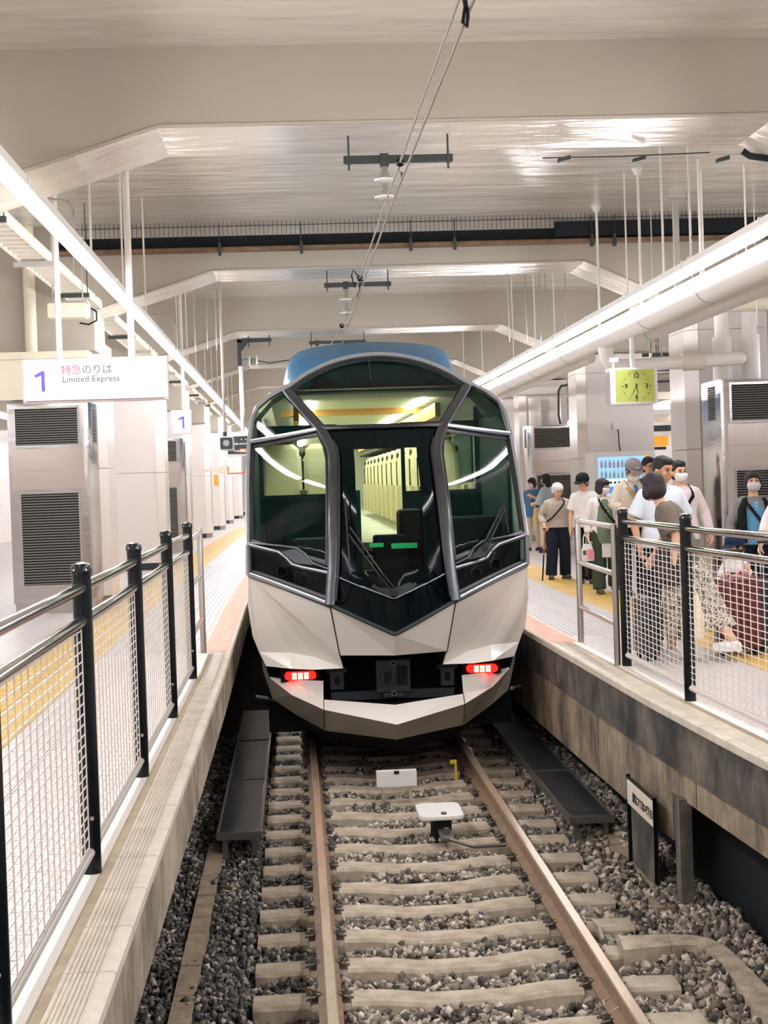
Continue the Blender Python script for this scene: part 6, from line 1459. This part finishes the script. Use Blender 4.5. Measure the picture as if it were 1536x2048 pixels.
# 10 woman with a bob striding left, back to the viewer
fa = G(1345, 1330)
f = Vector((fa.x+.165, 12.55, PZ))
def ex(root, J, Hm):
    soft_box((.09, -.04, .80), (.26, .30, .34), 0, .9).build('waist_jacket', 'waist_camo', root, smooth=True)
person('person with dark bob, taupe t-shirt and leaf print skirt striding behind the railing', f, H_(1308, 944, 12.5), -112,
    dict(pelvis=(0, .03, .88), waist=(0, -.01, 1.0), chest=(0, -.07, 1.17), neck=(0, -.13, 1.30), head=(.0, -.21, 1.43), shL=(.16, -.08, 1.27), elL=(.20, .0, 1.03), wrL=(.20, -.02, .80), shR=(-.16, -.09, 1.27), elR=(-.21, -.14, 1.04), wrR=(-.20, -.24, .86),
        hiL=(.08, .03, .84), knL=(.09, .20, .50), anL=(.09, .42, .17), hiR=(-.08, .03, .84), knR=(-.08, -.10, .46), anR=(-.08, -.10, .085)),
    hair='hair_brown', style='bob', upper='cloth_taupe', lower='leaf_print', legs='skirt', sleeve=.55, hem=.80, shoes='shoe_white', head=(-34, 10, 0), loose=2.2, hemz=.24, extra=ex)
p_ = atY(1385, 1235, 12.3)
t = thing('tote_bag', 'cream cotton tote bag hanging beside the striding woman', 'bag', tuple(p_)); soft_box(p_, (.20, .10, .36), .5, .7).build('sack', 'tote_cream', t, smooth=True)
for s in (1, -1): MB().tube([p_+Vector((s*.05, 0, .16)), p_+Vector((s*.02-.03, 0, .30)), p_+Vector((-.05, .03, .40))], .008, 6).build('handle', 'tote_cream', t)
MB().cbox(p_+Vector((-.06, -.06, -.10)), (.05, .01, .12)).build('print', 'cloth_blue', t)
suitcase('upright black suitcase between the striding woman and the railing', G(1302, 1322)+Vector((0, .12, 0)), (.16, .30, .46), 'case_black', 3, .0, 8)
# 11 woman in blue with a mask at the right
f = stand(1507, 15.0)
def ex(root, J, Hm):
    cross_strap(root, J, 'strap_black', -1, (.17, -.1, .98), .016)
    for k in range(4): MB().ball((0, -.150+.004*k, 1.27-.035*k), .008, 8, 5).build('button', 'shoe_white', root)
    g = MB(); etube(g, [((0, -.03, .84), .14, .12), ((0, -.03, 1.0), .13, .118), ((0, -.03, 1.18), .13, .115), ((0, -.015, 1.27), .07, .085)], Vector((1, 0, 0)), 18); fuse(g, 'blouse', 'cloth_denim', root, .009, 2)
    for s in (1, -1):
        v = MB(); etube(v, [((s*.13, -.02, .86), .05, .135), ((s*.13, -.02, 1.05), .05, .135), ((s*.13, -.02, 1.2), .045, .125), ((s*.09, 0, 1.31), .03, .07)], Vector((1, 0, 0)), 14); fuse(v, 'vest', 'cloth_black', root, .009, 2)
person('person in blue blouse and dark vest with pale mask before the right cabinet', f, H_(1507, 941, 15.0), -4,
    dict(elL=(.24, .02, 1.04), wrL=(.2, -.1, .84), elR=(-.24, .02, 1.04), wrR=(-.25, -.06, .83)), style='bun', hair='hair_brown', upper='cloth_grey', lower='cloth_navy', sleeve=.97, hem=.84, mask=('mask_grey', ''), head=(-4, -6, 0), loose=1.4, extra=ex, wide=1.12)
# 12 toddler
f = stand(1466, 13.12)
def ex(root, J, Hm):
    for s in (1, -1): strap(root, [(s*.09, .04, 1.34), (s*.10, -.11, 1.28), (s*.105, -.145, 1.15), (s*.14, -.10, 1.02)], 'cap_navy', .02, 'backpack_strap')
    soft_box((0, .16, 1.12), (.26, .14, .34)).build('backpack', 'cap_navy', root, smooth=True)
person('small child in navy cap and white long sleeved shirt behind the red suitcase', f, H_(1462, 1069, 13.12), -42,
    dict(head=(0, -.01, 1.49), elL=(.22, -.04, 1.08), wrL=(.30, -.18, 1.16), elR=(-.20, -.04, 1.08), wrR=(-.06, -.19, 1.10), shL=(.14, .01, 1.28), shR=(-.14, .01, 1.28)), style='short', upper='cloth_white', lower='cloth_navy', sleeve=.97, hem=.78, cap='cap_navy', head=(-16, 6, 0), child=True, loose=2.6, wide=1.05)
# 13 adult at the right edge, half out of the frame
f = stand(1592, 13.9)
person('person in pale cardigan and black and white striped top at the right picture edge', f, 1.60, -30,
    dict(elR=(-.26, -.02, 1.06), wrR=(-.30, -.12, .86)), style='long', upper='cloth_pinkish', lower='cloth_navy', sleeve=.8, hem=.78, loose=2, wide=1.1,
    extra=lambda root, J, Hm: [MB().tube([(-.13, -.135, z), (0, -.165, z), (.13, -.135, z)], .010, 6).build('stripe', 'cloth_black', root) for z in (.88, .93, .98, 1.03, 1.08, 1.13, 1.18)] and None)
# luggage at the right
suitcase('large dark red ribbed suitcase with a pink ribbon on its handle', G(1484, 1312)+Vector((0, .12, 0)), (.37, .25, .60), 'case_red', 6, .20, -6, True)
suitcase('dark navy suitcase at the right edge beside the red one', G(1555, 1308)+Vector((.02, .15, 0)), (.34, .24, .56), 'case_navy', 4, .3, -4)
p_ = atZ(1424, 1262, PZ); p_ = Vector((p_.x, p_.y, PZ))
t = thing('backpack', 'black backpack standing on the floor left of the red suitcase', 'backpack', (p_.x, p_.y+.1, PZ)); soft_box((p_.x, p_.y+.1, PZ+.22), (.19, .17, .42), .2, .8).build('body', 'case_black', t, smooth=True)
MB().tube([(p_.x-.03, p_.y+.1, PZ+.42), (p_.x, p_.y+.1, PZ+.47), (p_.x+.04, p_.y+.1, PZ+.42)], .008, 6).build('handle', 'strap_black', t)
soft_box((p_.x-.01, p_.y, PZ+.14), (.15, .06, .18), .2).build('front_pocket', 'case_black', t, smooth=True)
